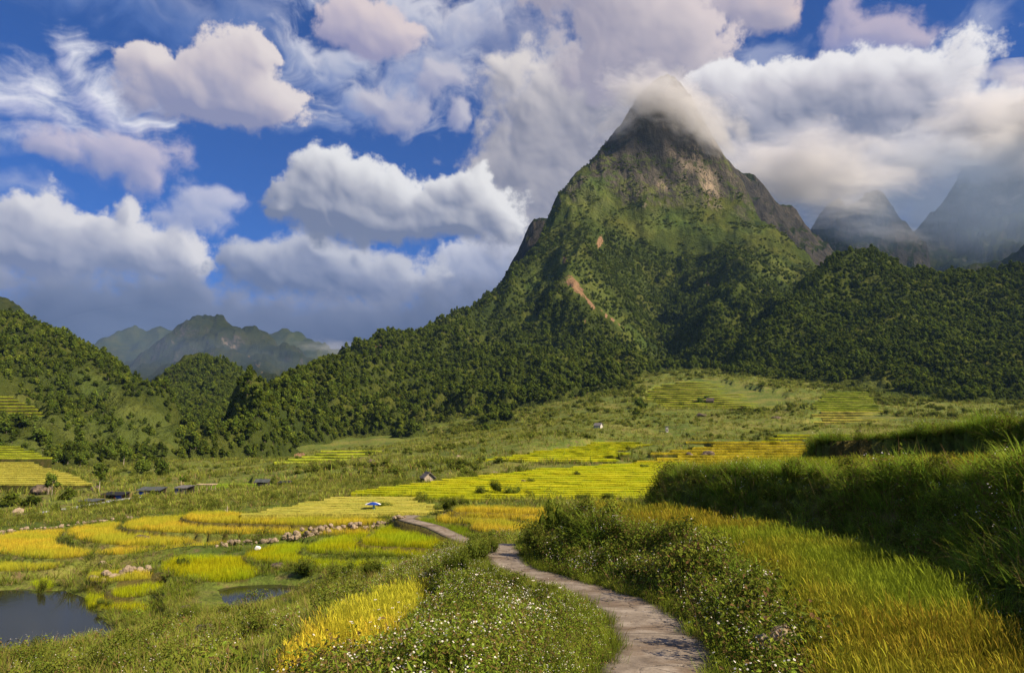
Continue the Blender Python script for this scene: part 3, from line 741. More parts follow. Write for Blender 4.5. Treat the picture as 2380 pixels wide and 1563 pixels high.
FIELD_LABEL = {}
def terraces(S, label, cat='rice terraces'):
    """a flight of level strips: crop top, crop side, grassy bank down to the next strip"""
    rows, zs = S['rows'], S['z']; n = len(rows[0])
    V = []; Fc = []; Mi = []; Tn = []; rnd = random.Random(hash(S['key']) % 1000 if False else len(S['key']))
    for i in range(len(rows) - 1):
        a, bb = rows[i], rows[i + 1]
        # the strip ends where it ends itself; behind, it runs under the next one
        back = np.stack([np.interp(np.linspace(0, 1, n), np.linspace(0, 1, n), bb[:, 0]), bb[:, 1]], -1)
        # keep the same azimuth columns as the front edge
        az_a = np.arctan2(a[:, 0], a[:, 1]); az_b = np.arctan2(bb[:, 0], bb[:, 1]); rb = np.hypot(bb[:, 0], bb[:, 1])
        r = np.interp(az_a, az_b, rb)
        ra = np.hypot(a[:, 0], a[:, 1])
        r = np.maximum(r, ra + .4) + .25
        back = np.stack([np.sin(az_a) * r, np.cos(az_a) * r], -1)
        z = zs[i]; j = len(V)
        hz = z + .06 * fbm(a[:, 0] * .7, a[:, 1] * .7, 3, i)
        levels = [(a, hz), (a + (a / ra[:, None]) * -.08, z - S['h'] * .55), (a + (a / ra[:, None]) * -.22, z - S['h'] * 1.0), (a + (a / ra[:, None]) * -.5, z - S['h'] - S['rise'] - S['skirt'])]
        mid = (a + back) / 2
        stack = [(back, np.full(n, z)), (mid, z + .05 * fbm(mid[:, 0] * .5, mid[:, 1] * .5, 3, 40 + i))] + [(p, q if np.ndim(q) else np.full(n, q)) for p, q in levels]
        tn = np.clip(.5 + 1.1 * fbm(np.arange(n) / 14. + 9 * i, np.full(n, i * 3.7), 2, 140) + rnd.uniform(-.35, .35), 0, 1)
        for p, q in stack: Tn += list(tn)
        for p, q in stack: V += [(*pp, qq) for pp, qq in zip(p, q)]
        # ends
        fcs = grid_faces(len(stack), n) + j
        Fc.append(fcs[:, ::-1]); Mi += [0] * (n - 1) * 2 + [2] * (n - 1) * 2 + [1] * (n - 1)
        e = len(V)
        for col in (0, n - 1):
            p = [V[j + q * n + col] for q in range(len(stack))]
            k0 = len(V)
            low = [(x_, y_, z - S['h'] - S['rise'] - S['skirt']) for x_, y_, _ in p]
            V += p + low; Tn += [.5] * (2 * len(p))
            q = len(stack)
            ff = np.array([(k0 + s_, k0 + s_ + 1, k0 + q + s_ + 1, k0 + q + s_) for s_ in range(q - 1)])
            Fc.append(ff if col else ff[:, ::-1]); Mi += [1] * (q - 1)
    me = mesh_np('rice_terraces', np.array(V), [np.concatenate(Fc)], False)
    attr(me, 'tone', Tn)
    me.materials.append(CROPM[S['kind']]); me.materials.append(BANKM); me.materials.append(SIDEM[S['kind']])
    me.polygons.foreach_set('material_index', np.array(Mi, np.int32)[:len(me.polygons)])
    o = link('terraced_field', me); tag(o, label, cat, kind='structure'); return o
LAB = dict(lime_terraces='long bright yellow-green stepped rice terraces across the middle of the valley',
  stubble_terraces='pale olive stepped terraces with narrow rows left of the far path', slope_terraces='short thin green terraces on the scrub above the bright terraces',
  amber_terraces='amber stepped terraces with boulders left of the tall grass banks', small_terraces='small yellow terrace patch above the amber terraces',
  far_terraces='dome of green terraces below the forest at the foot of the peak', far_green_terraces='fan of fresh green terraces below the right hill',
  far_brown_terraces='brown and tan terraces between green scrub and right hill', stream_terraces='tan and yellow stepped terraces above the stream at the left edge',
  copse_terraces='green and gold terraces above trees at the left edge', spur_terraces='thin green terrace lines below the orange soil slip',
  upper_terraces='yellow green terraces high on the left valley side',
  hut_terraces='small green terraces behind the blue shack')
for S in STRIPS: terraces(S, LAB[S['key']])
# ------------------------------------------------------------------ mountains: height sheets through surveyed crest and slope points
HILLS = {}
def hill(key, sky, face, px0, px1, d0, d1, na, nd, rough, drop=70, back=1.2, smooth=.0, c=25.0, extra=()):
    pts = []
    for (px, py, d) in list(sky) + list(face): pts.append(tuple(P3(px, py, d)))
    for (px, py, d) in sky:
        p = P3(px, py, d)                             # behind a crest the land falls away
        pts.append((p.x * back, p.y * back, p.z - .55 * d * (back - 1) - drop * .2))
    for (px, py, d) in sky[::2]:
        p = P3(px, py, d); k = back * 1.4
        pts.append((p.x * k, p.y * k, min(p.z * .35, p.z - .35 * d * (k - 1))))
    for p in extra: pts.append(tuple(P3(*p)))
    pts = np.array(pts)
    def grain(x, y):
        g = 0
        for (amp, wl, kind, seed) in rough: g = g + amp * (ridged(x / wl, y / wl, 4, seed) if kind == 'r' else fbm(x / wl, y / wl, 4, seed))
        return g
    n_sky = len(sky)                                  # the crest keeps its surveyed height, whatever the grain adds there
    pts[:n_sky, 2] -= grain(pts[:n_sky, 0], pts[:n_sky, 1])
    fit = rbf_fit(pts[:, :2] / 100.0, pts[:, 2], c / 100.0, smooth)
    def z(x, y):
        x = np.asarray(x, float).ravel(); y = np.asarray(y, float).ravel()
        h = fit(np.stack([x, y], -1) / 100.0)
        return h + grain(x, y)
    a0 = math.atan((px0 - 1190) / F / CP); a1 = math.atan((px1 - 1190) / F / CP)
    az = np.linspace(a0, a1, na); d = np.geomspace(d0, d1, nd)
    A, D = np.meshgrid(az, d); X = np.sin(A) * D; Y = np.cos(A) * D
    Z = z(X, Y)
    edge = np.maximum(sstep(d0 * 1.07, d0, D.ravel()), np.maximum(sstep(a0 + .012, a0, A.ravel()), sstep(a1 - .012, a1, A.ravel())))
    Z = Z - edge * np.maximum(Z + 40, 8.0)
    HILLS[key] = dict(z=z, X=X, Y=Y, Z=Z.reshape(X.shape), a=(a0, a1), d=(d0, d1))
    return X, Y, Z

def hill_mesh(key, name, mat, label, cat='mountain', attrs=None):
    H = HILLS[key]; X, Y, Z = H['X'], H['Y'], H['Z']
    me = mesh_np(name, np.stack([X.ravel(), Y.ravel(), Z.ravel()], -1), grid_faces(*X.shape), True)
    for k, v in (attrs or {}).items(): attr(me, k, v)
    o = link(name, me, mat); tag(o, label, cat, kind='structure'); return o

# --- the great peak
SKY = [(1556,196,1480),(1590,224,1475),(1630,285,1460),(1655,338,1450),(1688,392,1440),(1728,440,1430),(1762,505,1420),(1802,540,1370),(1850,578,1320),(1885,622,1290),
       (1510,226,1470),(1480,255,1465),(1440,320,1440),(1405,348,1425),(1345,395,1390),(1292,468,1365),(1262,538,1340),(1232,602,1310),
       (1168,664,1220),(1110,706,1140),(1050,737,1070),(1005,766,1010),(960,786,940),(928,795,900),(905,797,860),(886,787,830),(870,784,815),(845,800,800),(800,848,770),(755,868,640),(700,884,570),(650,906,520),(600,928,470),(560,950,430),(520,985,390),(485,1022,352),(472,1065,330)]
FACE = [(520,1085,322),(640,1078,338),(720,1066,352),(800,1052,372),(960,1022,425),(1100,1010,455),(1250,985,485),(1400,962,520),(1470,940,565),(1500,905,640),(1560,885,690),(1640,870,740),
        (1720,850,760),(1800,800,830),(1880,720,980),
        (640,1000,410),(760,960,500),(760,900,590),(850,900,600),(900,960,520),(900,850,720),(1000,830,790),(1000,900,640),(1000,960,540),(1100,950,540),(1150,880,650),(1080,830,790),(1100,770,960),
        (1200,950,545),(1300,930,560),(1250,850,700),(1180,780,900),(1180,720,1050),
        (1385,545,1190),(1345,570,1150),(1318,612,1090),(1316,650,1040),(1335,690,955),(1365,730,895),(1400,770,835),(1440,810,770),(1500,850,740),
        (1250,690,1090),(1270,640,1160),(1240,770,930),(1330,800,830),(1400,860,690),(1400,910,590),
        (1420,620,1170),(1445,680,1095),(1490,740,1020),(1530,790,985),(1565,830,920),(1590,862,820),
        (1500,620,1220),(1540,700,1190),(1570,760,1090),(1620,690,1120),(1640,640,1190),(1590,590,1260),
        (1400,500,1300),(1480,500,1310),(1560,500,1330),(1640,520,1330),(1700,520,1340),(1430,430,1370),(1540,430,1385),(1620,430,1400),(1690,470,1400),(1500,320,1440),(1580,330,1442),(1640,380,1430),(1560,260,1460),
        (1790,575,1180),(1755,610,1110),(1710,660,1000),(1670,720,920),(1640,780,850),(1850,640,1130),(1820,700,1010),(1740,780,880),(1720,560,1290),(1680,590,1230)]
MAIN_ROUGH = [(17, 190., 'r', 3), (11, 66., 'r', 5), (5.0, 24., 'f', 7), (1.2, 9., 'f', 9)]
hill('main', SKY, FACE, 440, 1960, 300, 2300, 470, 330, MAIN_ROUGH, 60, 1.16, .0, 18.0, [(400,1070,330),(430,1100,300),(700,1100,300),(1000,1060,380),(1300,1040,430),(1960,800,900),(1960,900,700)])
# --- hill on the right
SKYR = [(1690,862,700),(1720,820,760),(1760,772,800),(1815,712,840),(1870,655,870),(1915,612,890),(1950,594,900),(2000,586,900),(2040,590,900),(2080,612,890),(2125,632,880),(2200,636,880),(2270,634,880),(2340,632,880),(2400,628,880),(2480,620,880),(2600,600,880)]
FACER = [(1690,885,640),(1760,905,600),(1830,918,560),(1890,915,545),(1960,890,580),(2040,915,520),(2100,940,470),(2180,960,420),(2260,955,430),(2330,945,450),(2420,950,440),(2550,950,440),
         (1780,860,680),(1850,800,740),(1900,720,810),(1980,680,830),(1960,780,730),(1900,850,650),(2050,850,620),(2080,760,720),(2060,680,820),(2150,800,680),(2170,720,780),(2160,880,570),(2140,920,520),(2230,900,530),(2280,820,650),(2260,720,790),(2330,780,700),(2350,880,560),(2440,800,680),(2440,900,540),(2560,800,680)]
hill('right', SKYR, FACER, 1640, 2640, 400, 1500, 330, 240, [(7, 110., 'r', 13), (3.5, 42., 'r', 15), (1.6, 16., 'f', 17)], 50, 1.2, 0, 15., [(1640,930,600),(1700,960,480),(1900,1000,420),(2200,1010,370),(2500,1010,370)])
# --- valley sides on the left
SKYL = [(-260,690,640),(-120,715,640),(0,758,640),(40,780,650),(90,808,660),(140,838,660),(190,868,650),(235,892,640),(290,905,620),(330,925,600),(372,948,540),(420,972,480),(465,1010,430),(490,1060,400)]
FACEL = [(-260,1010,300),(-120,1015,300),(0,1020,300),(100,1030,300),(200,1060,290),(300,1095,270),(400,1112,255),(470,1100,290),(-100,850,470),(0,870,450),(0,930,380),(-100,950,370),(90,900,450),(110,960,370),(170,930,430),(200,990,350),(260,960,430),(290,1010,350),(340,1000,410),(380,1050,330),(430,1060,350)]
hill('left', SKYL, FACEL, -300, 560, 215, 1200, 260, 200, [(5, 80., 'r', 23), (2.5, 30., 'r', 25), (1.2, 12., 'f', 27)], 45, 1.2, 0, 15., [(-260,1120,220),(0,1125,215),(200,1135,215),(400,1150,210),(520,1130,260),(560,1110,330)])
SKYK = [(330,930,820),(362,880,900),(390,868,930),(420,858,950),(455,838,970),(480,836,970),(510,848,960),(545,870,930),(580,890,900),(620,920,840),(660,955,760)]
FACEK = [(300,960,700),(380,960,640),(450,950,640),(520,960,620),(580,980,580),(420,900,800),(480,890,820),(540,920,760),(460,1010,520),(560,1030,500)]
hill('knoll', SKYK, FACEK, 240, 720, 480, 1700, 150, 120, [(7, 110., 'r', 33), (4, 40., 'r', 35), (1.5, 16., 'f', 37)], 50, 1.2, 0, 15., [(240,1010,560),(720,1010,560),(240,940,900),(720,980,800)])
# --- farther back
SKYN = [(-300,620,1500),(-100,690,1500),(0,711,1500),(30,722,1480),(70,745,1460),(110,770,1430),(150,800,1390),(190,828,1340),(230,860,1270)]
hill('leftback', SKYN, [(-200,900,900),(0,900,900),(120,900,950),(220,900,1050),(300,900,1100),(0,800,1200),(-200,780,1250),(110,830,1180)], -320, 360, 850, 2600, 130, 100, [(16, 190., 'r', 43), (7, 60., 'r', 45), (2.5, 24., 'f', 47)], 50, 1.2, 0, 20., [(360,960,1100)])
SKYC = [(270,870,2300),(310,840,2400),(350,810,2450),(395,780,2500),(430,748,2520),(455,734,2520),(476,730,2520),(500,735,2520),(530,756,2500),(555,772,2480),(580,764,2580),(600,766,2580),(630,783,2560),(680,815,2500),(720,842,2430),(770,870,2350)]
FACEC = [(290,890,2000),(400,900,1800),(500,900,1800),(600,900,1800),(700,900,1800),(450,820,2150),(510,800,2200),(560,820,2180),(620,850,2100),(400,840,2150),(560,790,2380)]
hill('cone', SKYC, FACEC, 220, 860, 1600, 4200, 200, 120, [(30, 260., 'r', 53), (12, 90., 'r', 55), (5, 36., 'f', 57)], 50, 1.18, 0, 30., [(220,930,1900),(860,930,1900)])
SKYB = [(160,830,4300),(200,824,4300),(240,800,4350),(290,775,4400),(340,763,4400),(385,764,4400),(430,785,4350),(500,800,4300)]
hill('blue', SKYB, [(160,900,3600),(300,880,3600),(450,880,3600)], 100, 640, 3300, 6500, 110, 60, [(45, 420., 'r', 63), (16, 130., 'r', 65)], 40, 1.15, 0, 50., [(100,880,3800),(640,880,3800)])
SKYD = [(600,775,4600),(640,782,4600),(690,782,4600),(735,800,4600),(775,820,4550),(810,828,4500),(860,850,4500),(940,900,4400)]
hill('bluer', SKYD, [(640,880,3800),(760,890,3800),(860,900,3800)], 560, 1000, 3400, 6500, 90, 60, [(45, 420., 'r', 73), (16, 130., 'r', 75)], 40, 1.15, 0, 50., [(560,880,3800),(1000,900,3800)])
# cliff behind the left shoulder of the peak
SKYS = [(1150,690,1700),(1175,645,1740),(1190,612,1760),(1215,560,1800),(1235,527,1820),(1262,515,1840),(1300,500,1850)]
hill('shoulder', SKYS, [(1150,760,1500),(1230,700,1550),(1300,640,1600)], 1100, 1400, 1450, 2500, 70, 70, [(18, 170., 'r', 83), (8, 60., 'r', 85), (3, 22., 'f', 87)], 60, 1.15, 0, 20., [(1100,800,1500),(1400,600,1700)])
# ridge behind the right shoulder, the two spires and the great wall
SKYV = [(1690,370,2150),(1735,412,2150),(1765,420,2150),(1785,450,2140),(1810,480,2120),(1850,490,2110),(1870,520,2090),(1905,560,2060),(1960,600,2000)]
hill('spine', SKYV, [(1700,600,1800),(1800,620,1750),(1900,650,1750),(1800,550,1930)], 1640, 2020, 1650, 3000, 100, 80, [(26, 210., 'r', 93), (10, 70., 'r', 95), (4, 26., 'f', 97)], 60, 1.15, 0, 20., [(1640,600,1900),(2020,680,1800)])
SKYW = [(1890,540,2700),(1905,500,2710),(1922,478,2715),(1945,462,2720),(1957,464,2720),(1968,486,2720),(1975,492,2715),(1990,470,2720),(2010,450,2720),(2030,444,2720),(2055,450,2720),(2075,478,2710),(2090,510,2700),(2110,540,2680),(2140,560,2650)]
hill('spires', SKYW, [(1880,640,2200),(1960,640,2200),(2040,640,2200),(2120,640,2200),(1950,540,2550),(2030,530,2560)], 1850, 2200, 2050, 3600, 130, 90, [(14, 130., 'r', 103), (9, 50., 'r', 105), (4, 24., 'f', 107)], 90, 1.08, 0, 3., [(1850,660,2200),(2200,660,2300)])
SKYX = [(2080,590,3000),(2120,550,3050),(2180,490,3100),(2230,410,3150),(2290,330,3200),(2350,265,3250),(2420,200,3300),(2560,120,3300)]
hill('wall', SKYX, [(2080,680,2400),(2180,680,2350),(2280,680,2300),(2400,680,2300),(2560,680,2300),(2220,560,2800),(2320,500,2800),(2420,440,2800),(2350,600,2500)], 2040, 2640, 2250, 4400, 150, 100, [(40, 330., 'r', 113), (15, 110., 'r', 115), (6, 40., 'f', 117)], 70, 1.15, 0, 30., [(2040,700,2500)])

# dig the hills away under the terraces built against them
for key in ('main', 'right', 'left'):
    H = HILLS[key]
    for S in STRIPS:
        poly = np.array(list(S['rows'][0]) + [r[-1] for r in S['rows']][1:-1] + list(S['rows'][-1][::-1]) + [r[0] for r in S['rows']][1:-1][::-1])
        x, y, zz = H['X'].ravel(), H['Y'].ravel(), H['Z'].ravel()
        lo, hi = poly.min(0) - 8, poly.max(0) + 8
        i = np.where((x > lo[0]) & (x < hi[0]) & (y > lo[1]) & (y < hi[1]))[0]
        if not len(i): continue
        sd = poly_dist(poly, x[i], y[i]); cen = np.array([r[len(r) // 2] for r in S['rows']])
        lev = np.interp(np.hypot(x[i], y[i]), np.hypot(cen[:, 0], cen[:, 1]), S['z']) - S['h'] - S['rise'] - .8
        zz[i] = np.where(sd < 0, np.minimum(zz[i], lev), np.minimum(zz[i], lev + np.maximum(sd, 0) * 1.1 + .5) * (sd < 7) + zz[i] * (sd >= 7))
        H['Z'] = zz.reshape(H['X'].shape)

def slope_of(key):
    H = HILLS[key]; P = np.stack([H['X'], H['Y'], H['Z']], -1)
    du = np.gradient(P, axis=1); dv = np.gradient(P, axis=0)
    n = np.cross(du, dv); n /= np.linalg.norm(n, axis=-1, keepdims=True) + 1e-9
    return np.abs(n[..., 2])

def forest_mat(name, dark=1.0, rock=False):
    m, t, b = material(name)
    g = t.n.new('ShaderNodeNewGeometry'); pos = g.outputs['Position']
    n1 = t.noise(pos, .012, 5, .6); n2 = t.noise(pos, .07, 5, .7); n3 = t.noise(pos, .33, 3, .7)
    c = t.ramp(n1.outputs[0], [(.34, (.030 * dark, .046 * dark, .012 * dark)), (.5, (.052 * dark, .068 * dark, .014 * dark)), (.66, (.085 * dark, .092 * dark, .018 * dark))])
    c = t.mix(t.range(n2.outputs[0], .48, .68, 0, .8), c, (.024 * dark, .036 * dark, .010 * dark, 1))
    c = t.mix(t.range(n3.outputs[0], .5, .75, 0, .6), c, (.020 * dark, .030 * dark, .008 * dark, 1))
    h = t.m('ADD', t.m('MULTIPLY', n2.outputs[0], 5.0), t.m('MULTIPLY', n3.outputs[0], 2.0))
    if rock:
        wp = t.v('MULTIPLY', pos, (1, 1, .22))
        r1 = t.noise(wp, .035, 6, .68); r2 = t.noise(wp, .16, 4, .7)
        kd = .45 + .55 * dark
        rc = t.ramp(r1.outputs[0], [(.34, (.030 * kd, .028 * kd, .026 * kd)), (.48, (.062 * kd, .055 * kd, .047 * kd)), (.60, (.10 * kd, .088 * kd, .07 * kd)), (.72, (.17 * kd, .145 * kd, .115 * kd))])
        rc = t.mix(t.range(r2.outputs[0], .45, .68, 0, .7), rc, (.026, .027, .024, 1))
        pale = t.m('MULTIPLY', t.attr('pale').outputs['Fac'], t.range(t.m('ADD', t.m('MULTIPLY', r1.outputs[0], .5), t.m('MULTIPLY', r2.outputs[0], .5)), .44, .54))
        rc = t.mix(pale, rc, t.ramp(r2.outputs[0], [(.3, (.40, .33, .25)), (.6, (.30, .235, .16))]))
        rk = t.attr('rock').outputs['Fac']
        f = t.range(t.m('ADD', rk, t.m('MULTIPLY', t.m('SUBTRACT', n2.outputs[0], .5), 1.6)), .36, .62)
        c = t.mix(f, c, rc)
        # open grass
        gr = t.attr('grass').outputs['Fac']
        gf = t.range(t.m('ADD', gr, t.m('MULTIPLY', t.m('SUBTRACT', n2.outputs[0], .5), 1.4)), .42, .62)
        c = t.mix(t.m('MULTIPLY', gf, .8), c, t.ramp(n1.outputs[0], [(.35, (.054, .086, .018)), (.6, (.104, .120, .028))]))
        sl = t.attr('soil').outputs['Fac']
        c = t.mix(t.range(t.m('ADD', sl, t.m('MULTIPLY', t.m('SUBTRACT', n2.outputs[0], .5), 1.9)), .44, .56), c, t.ramp(n3.outputs[0], [(.35, (.15, .09, .048)), (.6, (.26, .165, .098))]))
        h = t.m('ADD', h, t.m('MULTIPLY', r1.outputs[0], t.m('MULTIPLY', rk, 14.0)))
    setp(t, b, c, 1.0, t.bump(h, 1.0, 1.2), 0.0)
    return m
FOREST_M = forest_mat('mountain_forest', 1.0, True)
FAR_M = forest_mat('far_forest', .6)
CONE_M = forest_mat('cone_scrub', .42, True)
WALL_M = forest_mat('far_cliff', .8)

def blob_mask(key, spots):
    """a 0..1 mask round surveyed spots: (px, py, radius px, squash, angle)"""
    H = HILLS[key]; px, py = to_px(H['X'].ravel(), H['Y'].ravel(), H['Z'].ravel())
    out = np.zeros(len(px))
    for (cx, cy, rx, ry, ang) in spots:
        ca, sa = math.cos(rad(ang)), math.sin(rad(ang))
        u = ((px - cx) * ca + (py - cy) * sa) / rx; v = (-(px - cx) * sa + (py - cy) * ca) / ry
        out = np.maximum(out, np.clip(1.25 - np.sqrt(u * u + v * v), 0, 1))
    return out
def main_masks():
    H = HILLS['main']; px, py = to_px(H['X'].ravel(), H['Y'].ravel(), H['Z'].ravel())
    s = slope_of('main').ravel()
    d = np.hypot(H['X'], H['Y']).ravel()
    up = sstep(560, 430, py) * sstep(1000, 1200, d)
    patch = fbm(H['X'].ravel() / 90., H['Z'].ravel() / 55., 4, 201) * .5 + fbm(H['Y'].ravel() / 70., H['Z'].ravel() / 40., 3, 202) * .3
    rock = np.clip(up * (.18 + .24 * sstep(470, 400, py) + .60 * sstep(.72, .38, s) + .60 * patch), 0, 1)
    rock = np.maximum(rock, sstep(400, 290, py) * (.62 + .3 * patch) * sstep(1000, 1200, d))
    rock = np.maximum(rock, (.55 + .5 * patch) * blob_mask('main', [(1655,420,100,56,62),(1725,490,80,34,60),(1600,370,80,50,40)]))
    pale = blob_mask('main', [(1648,432,66,20,72),(1665,480,40,12,68),(1600,378,60,20,20),(1618,360,20,34,0),(1590,395,10,40,0),(1538,436,16,8,10),(1655,330,14,8,40),(1575,352,40,9,5),(1500,470,14,5,0),(1760,520,10,26,-20),(1712,540,8,22,-15),(1560,350,18,8,0),(1700,505,30,8,65)])
    grass = np.clip(sstep(640, 520, py) * sstep(1000, 1150, d) * sstep(300, 380, py) * (.44 + .34 * patch), 0, 1)
    grass = np.maximum(grass, blob_mask('main', [(1330,620,50,90,-15),(1400,690,30,120,-38),(1470,780,20,80,-45),(1230,740,22,14,10),(1790,620,80,34,25),(1250,650,70,30,-40),(1540,520,90,20,-5),(1380,460,60,70,30),(1700,640,20,60,30)]))
    soil = blob_mask('main', [(1340,666,40,11,52),(1325,652,16,12,20),(1372,704,36,4.5,52),(1420,740,46,3,38),(1394,562,8,19,12),(1312,606,7,6,0),(1356,748,7,5,0),(1642,655,8,14,-20),
        (722,1050,30,11,0),(700,1058,24,9,0),(745,1042,14,10,0),(880,800,10,14,0)])
    return dict(rock=rock, pale=pale, grass=grass, soil=soil)
MM = main_masks()
hill_mesh('main', 'mountain', FOREST_M, 'tall green and grey rock peak with its tip in cloud', 'mountain', MM)
def plain(key, rock=0.0, pale=0.0, grass=None):
    n = HILLS[key]['X'].size; s = slope_of(key).ravel()
    return dict(rock=np.clip(rock * sstep(.85, .5, s), 0, 1), pale=np.full(n, pale), grass=np.full(n, .0) if grass is None else grass, soil=np.zeros(n))
r = plain('right'); r['grass'] = blob_mask('right', [(2000,905,90,22,-10),(2080,930,50,22,10),(1700,880,40,12,0),(2300,950,120,20,0)]); hill_mesh('right', 'hill', FOREST_M, 'broad dark forested hill rising at the right edge', 'hill', r)
r = plain('left'); r['grass'] = blob_mask('left', [(225,900,75,34,30),(60,950,90,40,20),(320,990,100,60,10),(200,1000,90,40,10),(60,1040,100,26,0),(400,1040,60,30,0),(250,1050,60,40,0)]); hill_mesh('left', 'hill', FOREST_M, 'forested valley side with small terraces at the left edge', 'hill', r)
r = plain('knoll'); r['grass'] = blob_mask('knoll', [(430,900,30,20,0)]); hill_mesh('knoll', 'hill', FOREST_M, 'small pointed wooded hill in front of the grey cone mountain', 'hill', r)
hill_mesh('leftback', 'mountain', FAR_M, 'dark ridge descending from the upper left edge', 'mountain')
r = plain('cone', .55, .3); r['pale'] = blob_mask('cone', [(540,810,40,4,45),(585,835,36,3,50),(600,850,30,3,50),(330,850,12,4,-30),(370,880,8,4,0)]); r['soil'] = r['pale'] * .55; hill_mesh('cone', 'mountain', CONE_M, 'grey green cone mountain at the head of the left valley', 'mountain', r)
hill_mesh('blue', 'mountain', FAR_M, 'hazy blue ridge left of the cone mountain', 'mountain')
hill_mesh('bluer', 'mountain', FAR_M, 'misty blue ridge right of the cone mountain', 'mountain')
r = plain('shoulder', .9); hill_mesh('shoulder', 'mountain', CONE_M, 'dark cliff behind the left shoulder of the peak', 'mountain', r)
r = plain('spine', .95); hill_mesh('spine', 'mountain', CONE_M, 'jagged dark ridge falling to the right behind the peak', 'mountain', r)
r = plain('spires', .8); hill_mesh('spires', 'mountain', CONE_M, 'pair of dark rock spires right of the peak', 'mountain', r)
r = plain('wall', .6); hill_mesh('wall', 'mountain', CONE_M, 'huge dark mountain wall vanishing into cloud at the right edge', 'mountain', r)
# ------------------------------------------------------------------ plant pieces (each grown once, then scattered)
def leaf_mat(name, lo, hi, var=.35, trans=.35, dry=None, dryamt=0.0, green=None):
    m = bpy.data.materials.new(name); m.use_nodes = True; t = NT(m.node_tree); t.n.clear()
    out = t.n.new('ShaderNodeOutputMaterial')
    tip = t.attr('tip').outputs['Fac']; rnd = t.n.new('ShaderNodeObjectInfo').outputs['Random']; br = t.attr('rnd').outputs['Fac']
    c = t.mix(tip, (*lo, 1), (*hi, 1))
    g = t.n.new('ShaderNodeNewGeometry'); big = t.noise(g.outputs['Position'], .35, 3, .6).outputs[0]
    k = t.m('ADD', t.m('MULTIPLY', t.m('SUBTRACT', rnd, .5), var), t.m('MULTIPLY', t.m('SUBTRACT', br, .5), var))
    k = t.m('ADD', k, t.m('MULTIPLY', t.m('SUBTRACT', big, .5), var * 1.6))
    hs = t.n.new('ShaderNodeHueSaturation'); t._set(hs.inputs['Color'], c); t._set(hs.inputs['Value'], t.m('ADD', 1.0, k))
    t._set(hs.inputs['Hue'], t.m('ADD', .5, t.m('MULTIPLY', t.m('SUBTRACT', br, .5), .05)))
    c = hs.outputs[0]
    if green: c = t.mix(t.range(t.noise(g.outputs['Position'], .16, 3, .55).outputs[0], .40, .62, 0, .75), c, t.mix(tip, (*[.9 * q for q in green], 1), (*[1.6 * q for q in green], 1)))
    if dry: c = t.mix(t.m('GREATER_THAN', t.m('ADD', t.m('MULTIPLY', br, .75), t.m('MULTIPLY', big, .5)), 1.0 - dryamt), c, (*dry, 1))
    d = t.n.new('ShaderNodeBsdfDiffuse'); t._set(d.inputs[0], c)
    tr = t.n.new('ShaderNodeBsdfTranslucent'); t._set(tr.inputs[0], c)
    mx = t.n.new('ShaderNodeMixShader'); mx.inputs[0].default_value = trans
    t.l.new(d.outputs[0], mx.inputs[1]); t.l.new(tr.outputs[0], mx.inputs[2]); t.l.new(mx.outputs[0], out.inputs[0])
    return m
class Plant:
    """strips and leaves gathered with a base-to-tip and a random value"""
    def __init__(s, seed): s.V = []; s.F = []; s.tip = []; s.rnd = []; s.mi = []; s.r = random.Random(seed); s.n = 0
    def add(s, vs, fs, tips, rn, mi=0):
        s.V += vs; s.tip += tips; s.rnd += [rn] * len(vs); s.F += [tuple(i + s.n for i in f) for f in fs]; s.mi += [mi] * len(fs); s.n += len(vs)
    def blade(s, base, az, lean, L, w, bend, seg=3, mi=0, t0=0.0, t1=1.0, droop=0.0):
        d = Vector((math.cos(az), math.sin(az), 0)); side = Vector((-math.sin(az), math.cos(az), 0))
        p = Vector(base); a = lean; vs = []; tips = []
        for i in range(seg + 1):
            f = i / seg; ww = w * (1 - f ** 1.6) * (.55 + .45 * min(1, f * 3)) if i < seg else 0
            tw = t0 + (t1 - t0) * f
            if i < seg: vs += [tuple(p - side * ww / 2), tuple(p + side * ww / 2)]; tips += [tw, tw]
            else: vs.append(tuple(p)); tips.append(tw)
            p = p + (d * math.sin(a) + Vector((0, 0, 1)) * math.cos(a)) * (L / seg); a += bend / seg + (droop if f > .55 else 0)
        fs = [(2 * i, 2 * i + 1, 2 * i + 3, 2 * i + 2) for i in range(seg - 1)] + [(2 * seg - 2, 2 * seg - 1, 2 * seg)]
        s.add(vs, fs, tips, s.r.random(), mi)
    def leaf(s, c, nrm, L, w, tip=.5, mi=0, fold=.25):
        n = Vector(nrm).normalized(); a = n.orthogonal().normalized(); b = n.cross(a); th = s.r.uniform(0, 6.28)
        u = a * math.cos(th) + b * math.sin(th); v = n.cross(u); c = Vector(c)
        vs = [c - u * L * .5, c + v * w * .5 + n * fold * w, c + u * L * .5, c - v * w * .5 + n * fold * w]
        s.add([tuple(q) for q in vs], [(0, 1, 2), (0, 2, 3)], [tip] * 4, s.r.random(), mi)
    def object(s, name, mats):
        me = bpy.data.meshes.new(name); me.from_pydata(s.V, [], s.F)
        attr(me, 'tip', s.tip); attr(me, 'rnd', s.rnd)
        for m in mats: me.materials.append(m)
        me.polygons.foreach_set('material_index', np.array(s.mi, np.int32)); me.update()
        return bpy.data.objects.new(name, me)
